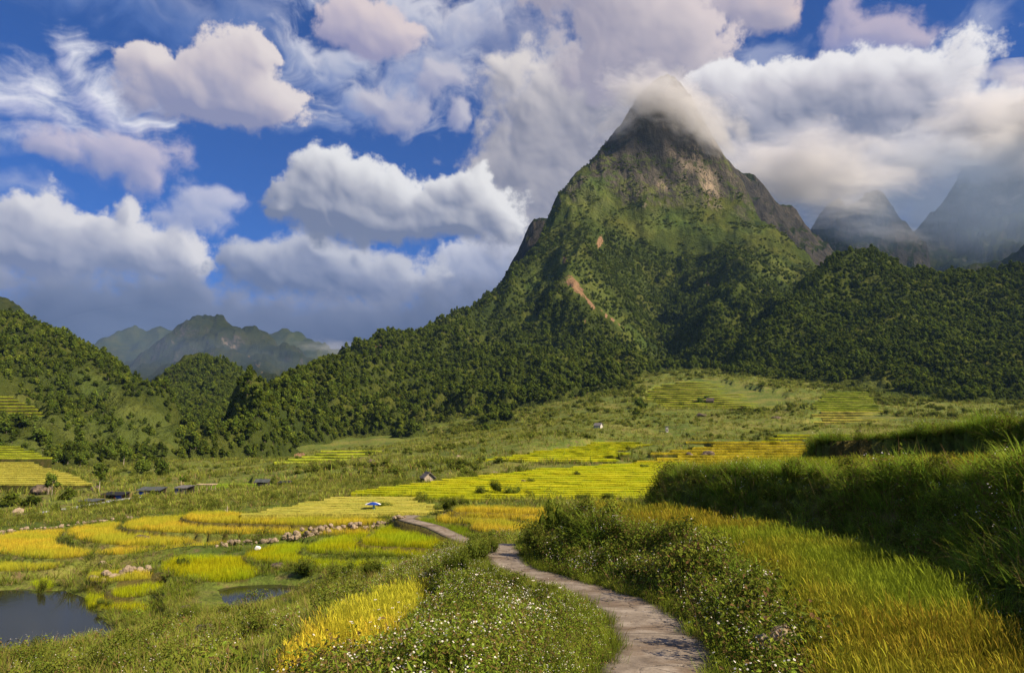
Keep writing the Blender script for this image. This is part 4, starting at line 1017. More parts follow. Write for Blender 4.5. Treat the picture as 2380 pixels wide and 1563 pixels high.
def rice(seed, mats, n=26, h=.66, spread=.13, w=.011, seg=3, heads=True):
    p = Plant(seed); r = p.r
    for i in range(n):
        az = r.uniform(0, 6.28); b = (r.gauss(0, spread * .5), r.gauss(0, spread * .5), 0)
        hh = h * r.uniform(.7, 1.08)
        p.blade(b, az, r.uniform(.0, .16), hh, w * r.uniform(.8, 1.3), r.uniform(.05, .42), seg, 0, 0, .85)
        if heads and i % 3 == 0:
            az = r.uniform(0, 6.28); L = h * .92
            p.blade(b, az, r.uniform(.02, .16), L, w * .5, r.uniform(.1, .3), 2, 0, 0, .8)
            top = Vector(b) + Vector((math.cos(az), math.sin(az), 0)) * L * .18 + Vector((0, 0, L * .95))
            p.blade(tuple(top), az, r.uniform(.25, .7), h * .22, w * 1.5, r.uniform(.5, 1.1), 2, 0, .85, 1.15)
    return p.object('rice_plant', mats)
def clump(seed, mats, n, hmin, hmax, spread, w, lean, bend, seg=3, mi=0, t0=.0, t1=1.0):
    p = Plant(seed); r = p.r
    for i in range(n):
        az = r.uniform(0, 6.28); q = abs(r.gauss(0, spread * .5)); a2 = az + r.uniform(-.9, .9)
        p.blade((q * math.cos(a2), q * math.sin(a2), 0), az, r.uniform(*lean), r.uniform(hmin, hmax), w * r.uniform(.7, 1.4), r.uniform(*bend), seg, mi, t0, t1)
    return p.object('grass_tuft', mats)
def weed(seed, mats, n=6, h=.55, leaves=11, ls=.075, flowers=0, spread=.22):
    p = Plant(seed); r = p.r
    for i in range(n):
        az = r.uniform(0, 6.28); q = r.uniform(0, spread); hh = h * r.uniform(.6, 1.1); lean = r.uniform(.05, .45)
        b = Vector((q * math.cos(az), q * math.sin(az), 0)); d = Vector((math.cos(az) * math.sin(lean), math.sin(az) * math.sin(lean), math.cos(lean)))
        p.blade(tuple(b), az, lean, hh, .009, .1, 2, 0, 0, .4)
        for k in range(leaves):
            f = (k + r.random()) / leaves; c = b + d * hh * (.15 + .85 * f); a = r.uniform(0, 6.28); rr = ls * r.uniform(.6, 1.6) * (1.25 - .6 * f)
            c = c + Vector((math.cos(a), math.sin(a), r.uniform(-.2, .4))) * rr
            p.leaf(tuple(c), (math.cos(a) * .7 + r.gauss(0, .3), math.sin(a) * .7 + r.gauss(0, .3), .8), ls * r.uniform(1.0, 1.9), ls * r.uniform(.5, .9), .25 + .75 * f)
        for k in range(flowers if i % 2 == 0 else max(0, flowers - 1)):
            top = b + d * hh * r.uniform(.92, 1.06); a = r.uniform(0, 6.28); st = r.uniform(.05, .16)
            p.blade(tuple(top), a, r.uniform(.2, .7), st, .004, .1, 1, 0, .3, .6)
            c = top + Vector((math.cos(a) * .3, math.sin(a) * .3, .9)) * st
            n3 = Vector((r.gauss(0, .45), r.gauss(0, .45), 1)).normalized(); u = n3.orthogonal().normalized(); v = n3.cross(u); R = r.uniform(.009, .015)
            for q5 in range(5):
                t_ = q5 * 1.2566; e = u * math.cos(t_) + v * math.sin(t_); s_ = n3.cross(e)
                vs = [tuple(c + e * R * .2), tuple(c + e * R * .7 + s_ * R * .42), tuple(c + e * R * 1.1), tuple(c + e * R * .7 - s_ * R * .42)]
                p.add(vs, [(0, 1, 2), (0, 2, 3)], [1.0] * 4, .5, 1)
            vs = [tuple(c + n3 * .002 + (u * math.cos(x) + v * math.sin(x)) * R * .3) for x in (0, 1.57, 3.14, 4.71)]
            p.add(vs, [(0, 1, 2, 3)], [1.0] * 4, .5, 2)
    return p.object('weed', mats)
def shrub(seed, mats, R=.6, H=.8, n=170, ls=.11, sticks=True, core=None):
    p = Plant(seed); r = p.r
    lobes = [(Vector((r.gauss(0, R * .4), r.gauss(0, R * .4), H * r.uniform(.35, .75))), R * r.uniform(.38, .62)) for _ in range(6)]
    for i in range(n):
        c, rr = r.choice(lobes); d = Vector((r.gauss(0, 1), r.gauss(0, 1), r.gauss(.35, .9))).normalized()
        q = c + d * rr * r.uniform(.72, 1.1); q.z = max(q.z * H / (H * .95), .02)
        nn = d + Vector((r.gauss(0, .45), r.gauss(0, .45), r.gauss(.2, .4)))
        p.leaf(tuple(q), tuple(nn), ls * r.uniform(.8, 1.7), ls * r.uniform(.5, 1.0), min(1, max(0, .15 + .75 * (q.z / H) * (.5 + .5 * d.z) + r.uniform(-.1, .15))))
    if core is not None:
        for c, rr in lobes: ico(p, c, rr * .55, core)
    return p.object('shrub', mats)
_ICO = None
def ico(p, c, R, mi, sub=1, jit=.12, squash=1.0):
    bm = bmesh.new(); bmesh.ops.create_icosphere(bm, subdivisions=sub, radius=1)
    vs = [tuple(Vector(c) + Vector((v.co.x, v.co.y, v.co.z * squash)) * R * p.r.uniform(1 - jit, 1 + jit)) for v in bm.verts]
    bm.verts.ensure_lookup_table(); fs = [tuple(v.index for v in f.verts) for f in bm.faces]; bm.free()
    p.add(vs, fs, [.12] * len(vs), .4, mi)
def crown(seed, mats, H=6.5, R=2.5, n=120, ls=.95, lobes=7, base=.25, core=0, conic=0.0):
    """a tree as seen from afar: lumpy crown of leaf sprays round shaded hearts, short trunk"""
    p = Plant(seed); r = p.r; L = []
    for i in range(lobes):
        f = (i + .5) / lobes; z = H * (base + (1 - base) * (.12 + .76 * f)); rad_ = R * (1 - conic * f) * (.35 if i == lobes - 1 else .62)
        a = i * 2.4 + r.random(); off = (R * (1 - conic * f) - rad_) * (0 if i == lobes - 1 else r.uniform(.7, 1.1)) * (.8 if f > .6 else 1)
        L.append((Vector((math.cos(a) * off, math.sin(a) * off, z)), rad_ * r.uniform(.8, 1.15)))
    p.blade((0, 0, -.8), r.uniform(0, 6), 0.02, H * .6, .3, .05, 2, 1, .2, .2); p.blade((0, 0, -.8), 1.6 + r.uniform(0, 1), 0.02, H * .6, .3, .05, 2, 1, .2, .2)
    for c, rr in L:
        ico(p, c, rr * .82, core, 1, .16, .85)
        for k in range(int(n / lobes)):
            d = Vector((r.gauss(0, 1), r.gauss(0, 1), r.gauss(.3, .9))).normalized(); q = c + d * rr * r.uniform(.8, 1.12)
            nn = d + Vector((r.gauss(0, .5), r.gauss(0, .5), r.gauss(.3, .4)))
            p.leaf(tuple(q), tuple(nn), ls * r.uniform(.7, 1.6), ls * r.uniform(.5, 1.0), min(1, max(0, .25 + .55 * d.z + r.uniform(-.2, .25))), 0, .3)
    return p.object('tree', mats)

BARK, t, b = material('bark'); g = t.n.new('ShaderNodeNewGeometry'); n_ = t.noise(g.outputs['Position'], 6, 4, .7)
setp(t, b, t.ramp(n_.outputs[0], [(.35, (.10, .08, .06)), (.65, (.28, .24, .20))]), .9, None, .1)
WHITE, t, b = material('white_petals'); setp(t, b, (.82, .80, .76), .7)
YELL, t, b = material('flower_heart'); setp(t, b, (.55, .33, .03), .8)
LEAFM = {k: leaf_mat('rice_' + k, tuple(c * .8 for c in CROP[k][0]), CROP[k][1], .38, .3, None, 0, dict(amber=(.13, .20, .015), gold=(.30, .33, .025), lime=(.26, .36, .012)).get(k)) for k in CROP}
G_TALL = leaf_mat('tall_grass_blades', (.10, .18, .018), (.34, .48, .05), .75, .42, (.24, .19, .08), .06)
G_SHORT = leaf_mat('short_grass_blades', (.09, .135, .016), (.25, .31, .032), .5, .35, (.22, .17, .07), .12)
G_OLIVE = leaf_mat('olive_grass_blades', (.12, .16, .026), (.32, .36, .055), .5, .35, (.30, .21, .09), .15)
G_DRY = leaf_mat('dead_stems', (.16, .10, .05), (.30, .20, .10), .5, .2)
L_WEED = leaf_mat('weed_leaves', (.06, .10, .012), (.22, .30, .034), .55, .36, (.20, .14, .05), .17)
L_SHRUB = leaf_mat('shrub_leaves', (.045, .068, .010), (.17, .205, .028), .5, .25, (.15, .09, .04), .05)
L_TREE = leaf_mat('tree_leaves', (.042, .068, .010), (.155, .20, .026), .75, .3)
L_TREE2 = leaf_mat('light_tree_leaves', (.06, .09, .012), (.21, .25, .03), .7, .3)
SRC = {}
for k in CROP:
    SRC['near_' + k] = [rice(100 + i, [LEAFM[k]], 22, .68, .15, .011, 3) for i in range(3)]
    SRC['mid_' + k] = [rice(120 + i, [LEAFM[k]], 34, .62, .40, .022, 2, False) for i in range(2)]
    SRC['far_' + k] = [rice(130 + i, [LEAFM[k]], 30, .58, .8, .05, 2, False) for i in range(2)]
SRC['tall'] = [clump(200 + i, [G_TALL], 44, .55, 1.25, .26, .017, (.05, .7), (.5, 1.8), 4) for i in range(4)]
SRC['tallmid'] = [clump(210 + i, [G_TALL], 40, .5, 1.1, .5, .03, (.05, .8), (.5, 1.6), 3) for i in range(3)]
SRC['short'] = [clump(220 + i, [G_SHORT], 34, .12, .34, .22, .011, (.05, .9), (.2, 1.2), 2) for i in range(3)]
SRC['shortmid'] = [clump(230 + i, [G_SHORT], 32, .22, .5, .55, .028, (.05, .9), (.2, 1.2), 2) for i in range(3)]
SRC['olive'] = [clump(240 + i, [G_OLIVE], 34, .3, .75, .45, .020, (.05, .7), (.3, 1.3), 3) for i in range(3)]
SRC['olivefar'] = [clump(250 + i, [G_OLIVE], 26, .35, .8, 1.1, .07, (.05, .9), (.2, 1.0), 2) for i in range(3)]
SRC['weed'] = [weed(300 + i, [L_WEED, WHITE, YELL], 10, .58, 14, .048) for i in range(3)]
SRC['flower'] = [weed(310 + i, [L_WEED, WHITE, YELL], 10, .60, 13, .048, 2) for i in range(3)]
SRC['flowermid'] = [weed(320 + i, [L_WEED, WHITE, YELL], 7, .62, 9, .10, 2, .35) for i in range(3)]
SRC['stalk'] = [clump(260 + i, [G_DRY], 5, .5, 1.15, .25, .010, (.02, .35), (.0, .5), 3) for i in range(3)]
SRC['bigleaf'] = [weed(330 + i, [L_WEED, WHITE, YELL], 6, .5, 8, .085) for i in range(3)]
SRC['shrub'] = [shrub(400 + i, [L_SHRUB], .62, .85, 380, .07) for i in range(4)]
SRC['bush'] = [shrub(410 + i, [L_SHRUB], 1.1, 1.3, 170, .24, core=0) for i in range(4)]
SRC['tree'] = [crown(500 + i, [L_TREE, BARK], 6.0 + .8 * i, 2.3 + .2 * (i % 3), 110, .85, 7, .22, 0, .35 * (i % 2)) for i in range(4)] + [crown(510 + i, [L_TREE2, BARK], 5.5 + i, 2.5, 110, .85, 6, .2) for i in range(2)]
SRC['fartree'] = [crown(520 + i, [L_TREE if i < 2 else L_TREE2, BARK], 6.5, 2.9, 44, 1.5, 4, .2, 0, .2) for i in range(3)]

_GN = {}
def scatter_nodes(key):
    if key in _GN: return _GN[key]
    ng = bpy.data.node_groups.new('scatter_' + key, 'GeometryNodeTree')
    ng.interface.new_socket('Geometry', in_out='INPUT', socket_type='NodeSocketGeometry'); ng.interface.new_socket('Geometry', in_out='OUTPUT', socket_type='NodeSocketGeometry')
    N, L = ng.nodes, ng.links
    i = N.new('NodeGroupInput'); o = N.new('NodeGroupOutput'); ip = N.new('GeometryNodeInstanceOnPoints'); jn = N.new('GeometryNodeJoinGeometry')
    for so in SRC[key]:
        oi = N.new('GeometryNodeObjectInfo'); oi.inputs['Object'].default_value = so; oi.inputs['As Instance'].default_value = True
        L.new(oi.outputs['Geometry'], jn.inputs[0])
    ip.inputs['Pick Instance'].default_value = True
    def na(nm, ty):
        n = N.new('GeometryNodeInputNamedAttribute'); n.data_type = ty; n.inputs[0].default_value = nm; return n.outputs[0]
    L.new(i.outputs[0], ip.inputs['Points']); L.new(jn.outputs[0], ip.inputs['Instance'])
    L.new(na('idx', 'INT'), ip.inputs['Instance Index']); L.new(na('rot', 'FLOAT_VECTOR'), ip.inputs['Rotation']); L.new(na('scl', 'FLOAT_VECTOR'), ip.inputs['Scale'])
    L.new(ip.outputs[0], o.inputs[0]); _GN[key] = ng; return ng
RNG = np.random.default_rng(7)
def scatter(name, key, x, y, z, smin, smax, label, cat, tilt=.12, zs=None, size=None):
    n = len(x)
    if n == 0: return None
    me = mesh_np(name, np.stack([x, y, z], -1), [])
    rot = np.stack([RNG.normal(0, tilt, n), RNG.normal(0, tilt, n), RNG.uniform(0, 6.283, n)], -1)
    s = RNG.uniform(smin, smax, n) if size is None else size * RNG.uniform(smin, smax, n)
    sc = np.stack([s, s, s * (RNG.uniform(.85, 1.15, n) if zs is None else zs)], -1)
    attr(me, 'rot', rot, 'FLOAT_VECTOR'); attr(me, 'scl', sc, 'FLOAT_VECTOR')
    a = me.attributes.new('idx', 'INT', 'POINT'); a.data.foreach_set('value', RNG.integers(0, len(SRC[key]), n).astype(np.int32))
    o = link(name, me); md = o.modifiers.new('plants', 'NODES'); md.node_group = scatter_nodes(key)
    tag(o, label, cat, kind='stuff'); return o
def sow(d0, d1, dens, px0=-60, px1=2440):
    """points strewn evenly over the ground seen between two distances"""
    a0 = math.atan((px0 - 1190) / F / CP * 1.06); a1 = math.atan((px1 - 1190) / F / CP * 1.06)
    n = int((a1 - a0) * (d1 * d1 - d0 * d0) / 2 * dens)
    a = RNG.uniform(a0, a1, n); d = np.sqrt(RNG.uniform(d0 * d0, d1 * d1, n))
    return np.sin(a) * d, np.cos(a) * d
# ---- stones
STONE, t, b = material('warm_stone'); oi = t.n.new('ShaderNodeObjectInfo'); tc = t.n.new('ShaderNodeTexCoord')
n1 = t.noise(tc.outputs['Object'], 2.2, 5, .65); n2 = t.noise(tc.outputs['Object'], 9, 4, .7)
c = t.ramp(n1.outputs[0], [(.3, (.17, .13, .09)), (.5, (.30, .235, .16)), (.7, (.42, .34, .25))])
c = t.mix(t.range(n2.outputs[0], .52, .7, 0, .7), c, (.12, .095, .07, 1))
hs = t.n.new('ShaderNodeHueSaturation'); t._set(hs.inputs['Color'], c); t._set(hs.inputs['Value'], t.m('MULTIPLY_ADD', oi.outputs['Random'], .5, .72))
setp(t, b, hs.outputs[0], .9, t.bump(t.m('ADD', n1.outputs[0], n2.outputs[0]), .6, .08), .2)
DARKST, t, b = material('dark_boulder'); tc = t.n.new('ShaderNodeTexCoord')
n1 = t.noise(tc.outputs['Object'], 1.8, 5, .65); n2 = t.noise(tc.outputs['Object'], 8, 4, .7)
c = t.ramp(n1.outputs[0], [(.32, (.045, .036, .03)), (.5, (.11, .085, .065)), (.68, (.22, .17, .12))])
c = t.mix(t.range(n2.outputs[0], .55, .72, 0, .6), c, (.06, .07, .03, 1))
setp(t, b, c, .95, t.bump(t.m('ADD', n1.outputs[0], n2.outputs[0]), .7, .1), .15)
def rock_mesh(name, seed, sub, mat, jag=.35):
    bm = bmesh.new(); bmesh.ops.create_icosphere(bm, subdivisions=sub, radius=1); r = random.Random(seed); off = Vector((r.uniform(0, 99), r.uniform(0, 99), r.uniform(0, 99)))
    for v in bm.verts:
        d = v.co.normalized(); k = 1 + jag * mnoise.noise(d * 1.1 + off) + jag * .45 * mnoise.noise(d * 2.6 + off)
        # planar breaks
        v.co = d * k
    for q in range(4):
        n = Vector((r.gauss(0, 1), r.gauss(0, 1), r.gauss(.3, 1))).normalized(); c0 = r.uniform(.62, .85)
        for v in bm.verts:
            s_ = v.co.dot(n) - c0
            if s_ > 0: v.co -= n * s_ * .85
    me = bpy.data.meshes.new(name); bm.to_mesh(me); bm.free(); me.materials.append(mat); return me
# ------------------------------------------------------------------ what grows where
PATHXY = PATHC[:, :2]
FKEYS = [f['key'] for f in FIELDS]
def survey(x, y):
    """ground height, field index, distance to the path and which side of it"""
    z, fi = ground_z(x, y)
    pd, pos, side = line_dist(PATHXY[::2], x, y)
    return z, fi, pd, side
def on_water(x, y):
    return (poly_dist(POND, x, y) < .1) | (poly_dist(POND2, x, y) < .1)
def dist_field(keys, x, y):
    d = np.full(len(x), 1e9)
    for k in keys: d = np.minimum(d, poly_dist(FD[k]['poly'], x, y))
    return d
def in_strips(x, y):
    out = np.zeros(len(x), bool)
    for S in STRIPS:
        mid0 = [r[0] for r in S['rows']]; mid1 = [r[-1] for r in S['rows']]
        poly = np.array(list(S['rows'][0]) + mid1[1:-1] + list(S['rows'][-1][::-1]) + mid0[1:-1][::-1])
        lo = poly.min(0); hi = poly.max(0)
        i = np.where((x > lo[0]) & (x < hi[0]) & (y > lo[1]) & (y < hi[1]))[0]
        if len(i): out[i] |= poly_dist(poly, x[i], y[i]) < .2
    return out
RICE_LABEL = dict(right='amber green rice filling the big curved terrace at the lower right', right_upper='amber rice heads on the terrace above the middle grass bank', right_top='green crop on the topmost terrace at the right edge',
  bank_lower='tall golden rice in the small plot at the bottom left of the flower bank', bank_upper='golden rice on the curved ledge left of the white flower bank',
  lime_low='yellow green rice on the lower ledge beside the big pond', lime_mid='yellow green rice just below the stone wall', gold_wall='thin golden rice strip above the lower stone wall', gold_edge='narrow golden rice strip at the left edge above the pond',
  lime_pond='small yellow green rice patch on the pond shore', lime_left='rounded yellow green rice plot above the two ponds', lime_one='lowest of the yellow green rice steps in front of the far path', lime_two='middle yellow green rice step below the stone wall', lime_three='topmost yellow green rice step touching the far path',
  gold_one='leftmost crescent of ripe golden rice', gold_strip='long thin golden rice strip under the second golden crescent', gold_two='second golden rice crescent from the left', gold_three='third golden rice terrace, long and pointed', gold_four='highest golden rice terrace below the pale stubble rows',
  green_one='small dark green rice plot inside the bend of the far path', green_two='fresh green rice plot right of the far path', gold_five='bright golden rice terrace behind the green plot', gold_six='thin yellow rice step behind the bright golden terrace', gold_seven='farthest thin yellow rice step before the dark shrubs')
# rice, field by field
for k, f in enumerate(FIELDS):
    poly = f['poly']; lo, hi = poly.min(0), poly.max(0)
    cx, cy = poly.mean(0); dist_ = math.hypot(cx, cy)
    near = f['key'] in ('right', 'bank_lower', 'bank_upper', 'right_upper')
    spacing = .19 if near else (.36 if dist_ < 62 else .42)
    if f['key'] == 'right_top': spacing = .5
    if f['key'] == 'right_upper': spacing = .24
    nx_, ny_ = int((hi[0] - lo[0]) / spacing) + 1, int((hi[1] - lo[1]) / spacing) + 1
    gx_, gy_ = np.meshgrid(lo[0] + np.arange(nx_) * spacing, lo[1] + np.arange(ny_) * spacing)
    x = gx_.ravel() + RNG.normal(0, spacing * .28, gx_.size); y = gy_.ravel() + RNG.normal(0, spacing * .28, gx_.size)
    sd = poly_dist(poly, x, y)
    px, _ = to_px(x, np.maximum(y, .5), np.full(len(x), f['z']))
    m_ = (sd < -.02) & (y > 3.5) & (px > -150) & (px < 2600)
    if near:
        dd = np.hypot(x, y); m_ &= RNG.random(len(x)) < np.clip(1.35 - dd / 45, .45, 1)
    x, y, sd = x[m_], y[m_], sd[m_]
    z = level(f, y) - f['h'] + .02 * fbm(x, y, 2, 4)
    hgt = f['h'] / (.60 if near else .56) * (1 + .14 * fbm(x / 2.2, y / 2.2, 3, 9)) * (1 - .18 * sstep(-.5, 0, sd))
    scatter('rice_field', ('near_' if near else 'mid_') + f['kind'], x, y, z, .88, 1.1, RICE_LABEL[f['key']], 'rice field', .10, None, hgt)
# tufts along the strips of small terraces
def strip_tufts(S, per, key, lab, size):
    X, Y, Z = [], [], []
    for i in range(len(S['rows']) - 1):
        a, bb = S['rows'][i], S['rows'][i + 1]
        ln = np.linalg.norm(np.diff(a, axis=0), axis=1).sum()
        wd = max(.3, float(np.mean(np.hypot(bb[:, 0], bb[:, 1])) - np.mean(np.hypot(a[:, 0], a[:, 1]))))
        n = int(ln * (wd * per + 1.6)); t_ = RNG.uniform(0, len(a) - 1.001, n); j = t_.astype(int); f = (t_ - j)[:, None]
        p = a[j] * (1 - f) + a[j + 1] * f
        az = np.arctan2(p[:, 0], p[:, 1]); r0 = np.hypot(p[:, 0], p[:, 1])
        rb = np.interp(az, np.arctan2(bb[:, 0], bb[:, 1]), np.hypot(bb[:, 0], bb[:, 1]))
        w = np.where(RNG.random(n) < .35, RNG.uniform(0, .12, n), RNG.uniform(0, 1, n))
        r = r0 + np.maximum(rb - r0, .3) * w
        X.append(np.sin(az) * r); Y.append(np.cos(az) * r); Z.append(np.full(n, S['z'][i] - S['h'] * .92))
    X, Y, Z = map(np.concatenate, (X, Y, Z))
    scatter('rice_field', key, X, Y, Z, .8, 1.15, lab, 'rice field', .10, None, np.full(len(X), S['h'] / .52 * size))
for S in STRIPS:
    far_ = S['key'].startswith('far') or S['key'] in ('upper_terraces', 'meadow_terraces', 'copse_terraces', 'spur_terraces')
    strip_tufts(S, .5 if far_ else 1.6, 'far_' + S['kind'], 'rice standing on the ' + LAB[S['key']], 1.0)

# banks close by
def lab(o): return o
RB = ('right',)
x, y = sow(5, 34, 26); z, fi, pd, side = survey(x, y)
dr = poly_dist(FD['right']['poly'], x, y); du = poly_dist(FD['right_upper']['poly'], x, y); dt = poly_dist(FD['right_top']['poly'], x, y)
dl = np.minimum(poly_dist(FD['bank_upper']['poly'], x, y), poly_dist(FD['bank_lower']['poly'], x, y))
d = np.hypot(x, y)
free = (fi < 0) & (pd > .88)
# between the path and the big rice terrace
rb = free & (side > 0) & (dr > .05) & (dr < pd + 2.0) & (pd < 5.5) & (y < 31) & (du > 3) & (x < 7)
thin = RNG.random(len(x))
fl = rb & (thin < .18) & (pd > .9) & (fbm(x / 1.6, y / 1.6, 2, 77) > -.15)
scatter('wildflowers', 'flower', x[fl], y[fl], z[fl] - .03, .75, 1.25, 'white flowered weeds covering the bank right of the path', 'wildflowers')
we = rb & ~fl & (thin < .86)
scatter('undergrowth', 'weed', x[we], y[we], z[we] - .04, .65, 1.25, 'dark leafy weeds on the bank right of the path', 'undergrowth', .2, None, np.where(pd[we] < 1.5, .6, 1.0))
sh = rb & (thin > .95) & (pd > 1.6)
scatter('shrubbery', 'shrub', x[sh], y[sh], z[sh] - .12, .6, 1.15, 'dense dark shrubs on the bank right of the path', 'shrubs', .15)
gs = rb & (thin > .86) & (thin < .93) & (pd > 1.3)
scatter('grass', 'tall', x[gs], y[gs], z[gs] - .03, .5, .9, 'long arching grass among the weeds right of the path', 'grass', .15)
# the two grass banks above the big rice terrace
xb, yb = sow(5, 40, 60, 1480, 2440); zb, fb_, pb, sb = survey(xb, yb)
du = poly_dist(FD['right_upper']['poly'], xb, yb); dt = poly_dist(FD['right_top']['poly'], xb, yb); drb = poly_dist(FD['right']['poly'], xb, yb)
farf = (1 - .15 * sstep(17, 29, yb) - .28 * sstep(15, 9, yb)) * (1 + .42 * fbm(xb / 1.7, yb / 1.7, 3, 83)); tb = RNG.random(len(xb))
for keyd, other, nm in ((du, dt, 'middle'), (dt, du, 'highest')):
    band = (fb_ < 0) & (keyd > -.05) & (keyd < 3.0) & (drb > -.05) & (pb > 2.5) & ((keyd <= other) | (nm == 'middle')) & (other > -.1)
    lip = band & (keyd < .8)
    a_ = band & (tb < .25); scatter('tall_grass', 'tall', xb[a_], yb[a_], zb[a_] - .05, .50, .92, 'tall dark green grass on the %s bank at the right' % nm, 'grass', .33, None, farf[a_])
    a_ = band & (tb > .30) & (tb < .47); scatter('undergrowth', 'weed', xb[a_], yb[a_], zb[a_] - .05, .6, 1.2, 'leafy weeds on the %s bank at the right' % nm, 'undergrowth', .3, None, farf[a_])
    a_ = band & (tb > .47) & (tb < (.54 if nm == 'middle' else .60)) & (fbm(xb / 2.5, yb / 2.5, 2, 81) > -.2); scatter('wildflowers', 'flower', xb[a_], yb[a_], zb[a_] - .03, .6, 1.15, 'white flowers dotted over the %s bank at the right' % nm, 'wildflowers', .25, None, farf[a_])
    a_ = band & (tb > .975); scatter('shrubbery', 'shrub', xb[a_], yb[a_], zb[a_] - .12, .45, .85, 'low shrubs buried in the %s bank at the right' % nm, 'shrubs', .2, None, farf[a_])
    a_ = band & (tb > .90) & (tb < .94); scatter('undergrowth', 'bigleaf', xb[a_], yb[a_], zb[a_] - .05, .6, 1.1, 'broad leaved plants on the %s bank at the right' % nm, 'undergrowth', .3, None, farf[a_])
    a_ = band & (tb > .94) & (tb < .972); scatter('grass', 'stalk', xb[a_], yb[a_], zb[a_] - .05, .7, 1.2, 'dead brown stems on the %s bank at the right' % nm, 'grass', .3)
    a_ = lip & (tb > .60) & (tb < .66); scatter('tall_grass', 'tall', xb[a_], yb[a_], zb[a_] - .05, .5, .8, 'taller grass along the lip of the %s bank at the right' % nm, 'grass', .25, None, farf[a_])
hb = free & (dr > -.1) & (x > 3.5) & (((poly_dist(FD['right_upper']['poly'], x, y) < 3)) | (poly_dist(FD['right_top']['poly'], x, y) < 3)) & (pd > 2.5)
# left of the path
lb = free & (side < 0) & (pd < 7) & (dl > .05) & (y < 36) & (dl > -1) & (x > -8)
low = np.where(pd < 1.4, .58, np.where(pd < 2.4, .58 + .42 * sstep(1.4, 2.4, pd), 1.0))
lb &= ~((dl < 1e9) & (x < -1.2) & (pd > 4.6))
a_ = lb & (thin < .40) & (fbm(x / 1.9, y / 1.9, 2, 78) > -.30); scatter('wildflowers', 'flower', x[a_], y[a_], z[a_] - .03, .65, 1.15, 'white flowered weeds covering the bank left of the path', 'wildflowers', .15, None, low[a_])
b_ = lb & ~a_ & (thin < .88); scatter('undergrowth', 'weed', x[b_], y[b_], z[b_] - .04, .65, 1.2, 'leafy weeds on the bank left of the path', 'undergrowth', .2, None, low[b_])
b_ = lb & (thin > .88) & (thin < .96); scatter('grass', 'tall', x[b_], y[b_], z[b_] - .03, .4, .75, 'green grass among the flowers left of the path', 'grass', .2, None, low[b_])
b_ = lb & (thin > .975) & (y > 17); scatter('shrubbery', 'shrub', x[b_], y[b_], z[b_] - .1, .5, .85, 'low shrubs behind the flowers left of the path', 'shrubs', .15)
q_ = (rb | (lb & (pd > 2))) & (RNG.random(len(x)) < .05); scatter('grass', 'stalk', x[q_], y[q_], z[q_] - .03, .6, 1.0, 'dead brown stems among the weeds on both sides of the path', 'grass', .25)
q_ = (rb | (lb & (pd > 2))) & (RNG.random(len(x)) < .06); scatter('undergrowth', 'bigleaf', x[q_], y[q_], z[q_] - .03, .6, 1.0, 'broad leaved plants among the weeds on both sides of the path', 'undergrowth', .25)
# creeping grass along the edges of the path
x2, y2 = sow(5, 36, 110, 900, 1900); z2, fi2, pd2, side2 = survey(x2, y2)
e_ = (pd2 > .52) & (pd2 < 1.2) & (fi2 < 0) & (RNG.random(len(x2)) < sstep(.60, .92, pd2 + .22 * fbm(x2 * .9, y2 * .9, 3, 15)))
scatter('grass', 'short', x2[e_], y2[e_], z2[e_] + .02, .5, 1.1, 'short grass creeping over the edges of the path', 'grass', .2)

k_ = (pd2 > .25) & (pd2 < 1.1) & (RNG.random(len(x2)) < .05 + .35 * sstep(.55, .85, pd2) * (fbm(x2 * .8, y2 * .8, 2, 16) > 0))
SRC['pebble'] = [bpy.data.objects.new('pebble', rock_mesh('pebble', 60 + i, 1, STONE, .3)) for i in range(3)]
zp = np.interp(line_dist(PATHC, x2[k_], y2[k_])[1], np.arange(len(PATHC)), PATHC[:, 2])
scatter('gravel', 'pebble', x2[k_], y2[k_], zp + .02, .008, .030, 'loose small stones along the edges of the path', 'gravel', .5)
# the slopes around the ponds
done = rb | hb | lb
x, y = sow(12, 62, 7.5); z, fi, pd, side = survey(x, y); d = np.hypot(x, y)
dr = poly_dist(FD['right']['poly'], x, y); dl = np.minimum(poly_dist(FD['bank_upper']['poly'], x, y), poly_dist(FD['bank_lower']['poly'], x, y))
ok = (fi < 0) & (pd > 1.0) & ~on_water(x, y) & (poly_dist(POND2, x, y) > 1.6) & ~((side > 0) & (y < 33)) & ~((side < 0) & (pd < 4.2) & (y < 34) & (x > -2.5))
n = fbm(x / 6, y / 6, 3, 55); thin = RNG.random(len(x))
near_f = dist_field([k for k in FKEYS if k not in ('right', 'right_upper', 'right_top', 'bank_lower', 'bank_upper')], x, y)
bund = ok & (near_f < 2.2)
a_ = bund & (thin < .9); scatter('grass', 'shortmid', x[a_], y[a_], z[a_] - .02, .6, 1.25, 'green grass on the low banks between the left rice plots', 'grass', .3)
a_ = ok & ~bund & (thin < .52); scatter('grass', 'olive', x[a_], y[a_], z[a_] - .03, .55, 1.15, 'rough olive grass around the ponds', 'grass', .2, None, 1 + .3 * n[a_])
a_ = ok & ~bund & (thin > .52) & (thin < .84); scatter('grass', 'shortmid', x[a_], y[a_], z[a_] - .03, .6, 1.2, 'green grass around the ponds', 'grass', .25)
a_ = ok & ~bund & (thin > .84) & (thin < .93) & (n > .0); scatter('undergrowth', 'flowermid', x[a_], y[a_], z[a_] - .04, .7, 1.3, 'leafy weeds with small white flowers around the ponds', 'undergrowth', .2)
a_ = ok & ~bund & (thin > .93) & (thin < .97) & (n > .15); scatter('shrubbery', 'shrub', x[a_], y[a_], z[a_] - .1, .7, 1.3, 'dark low shrubs on the slope above the ponds', 'shrubs', .15)
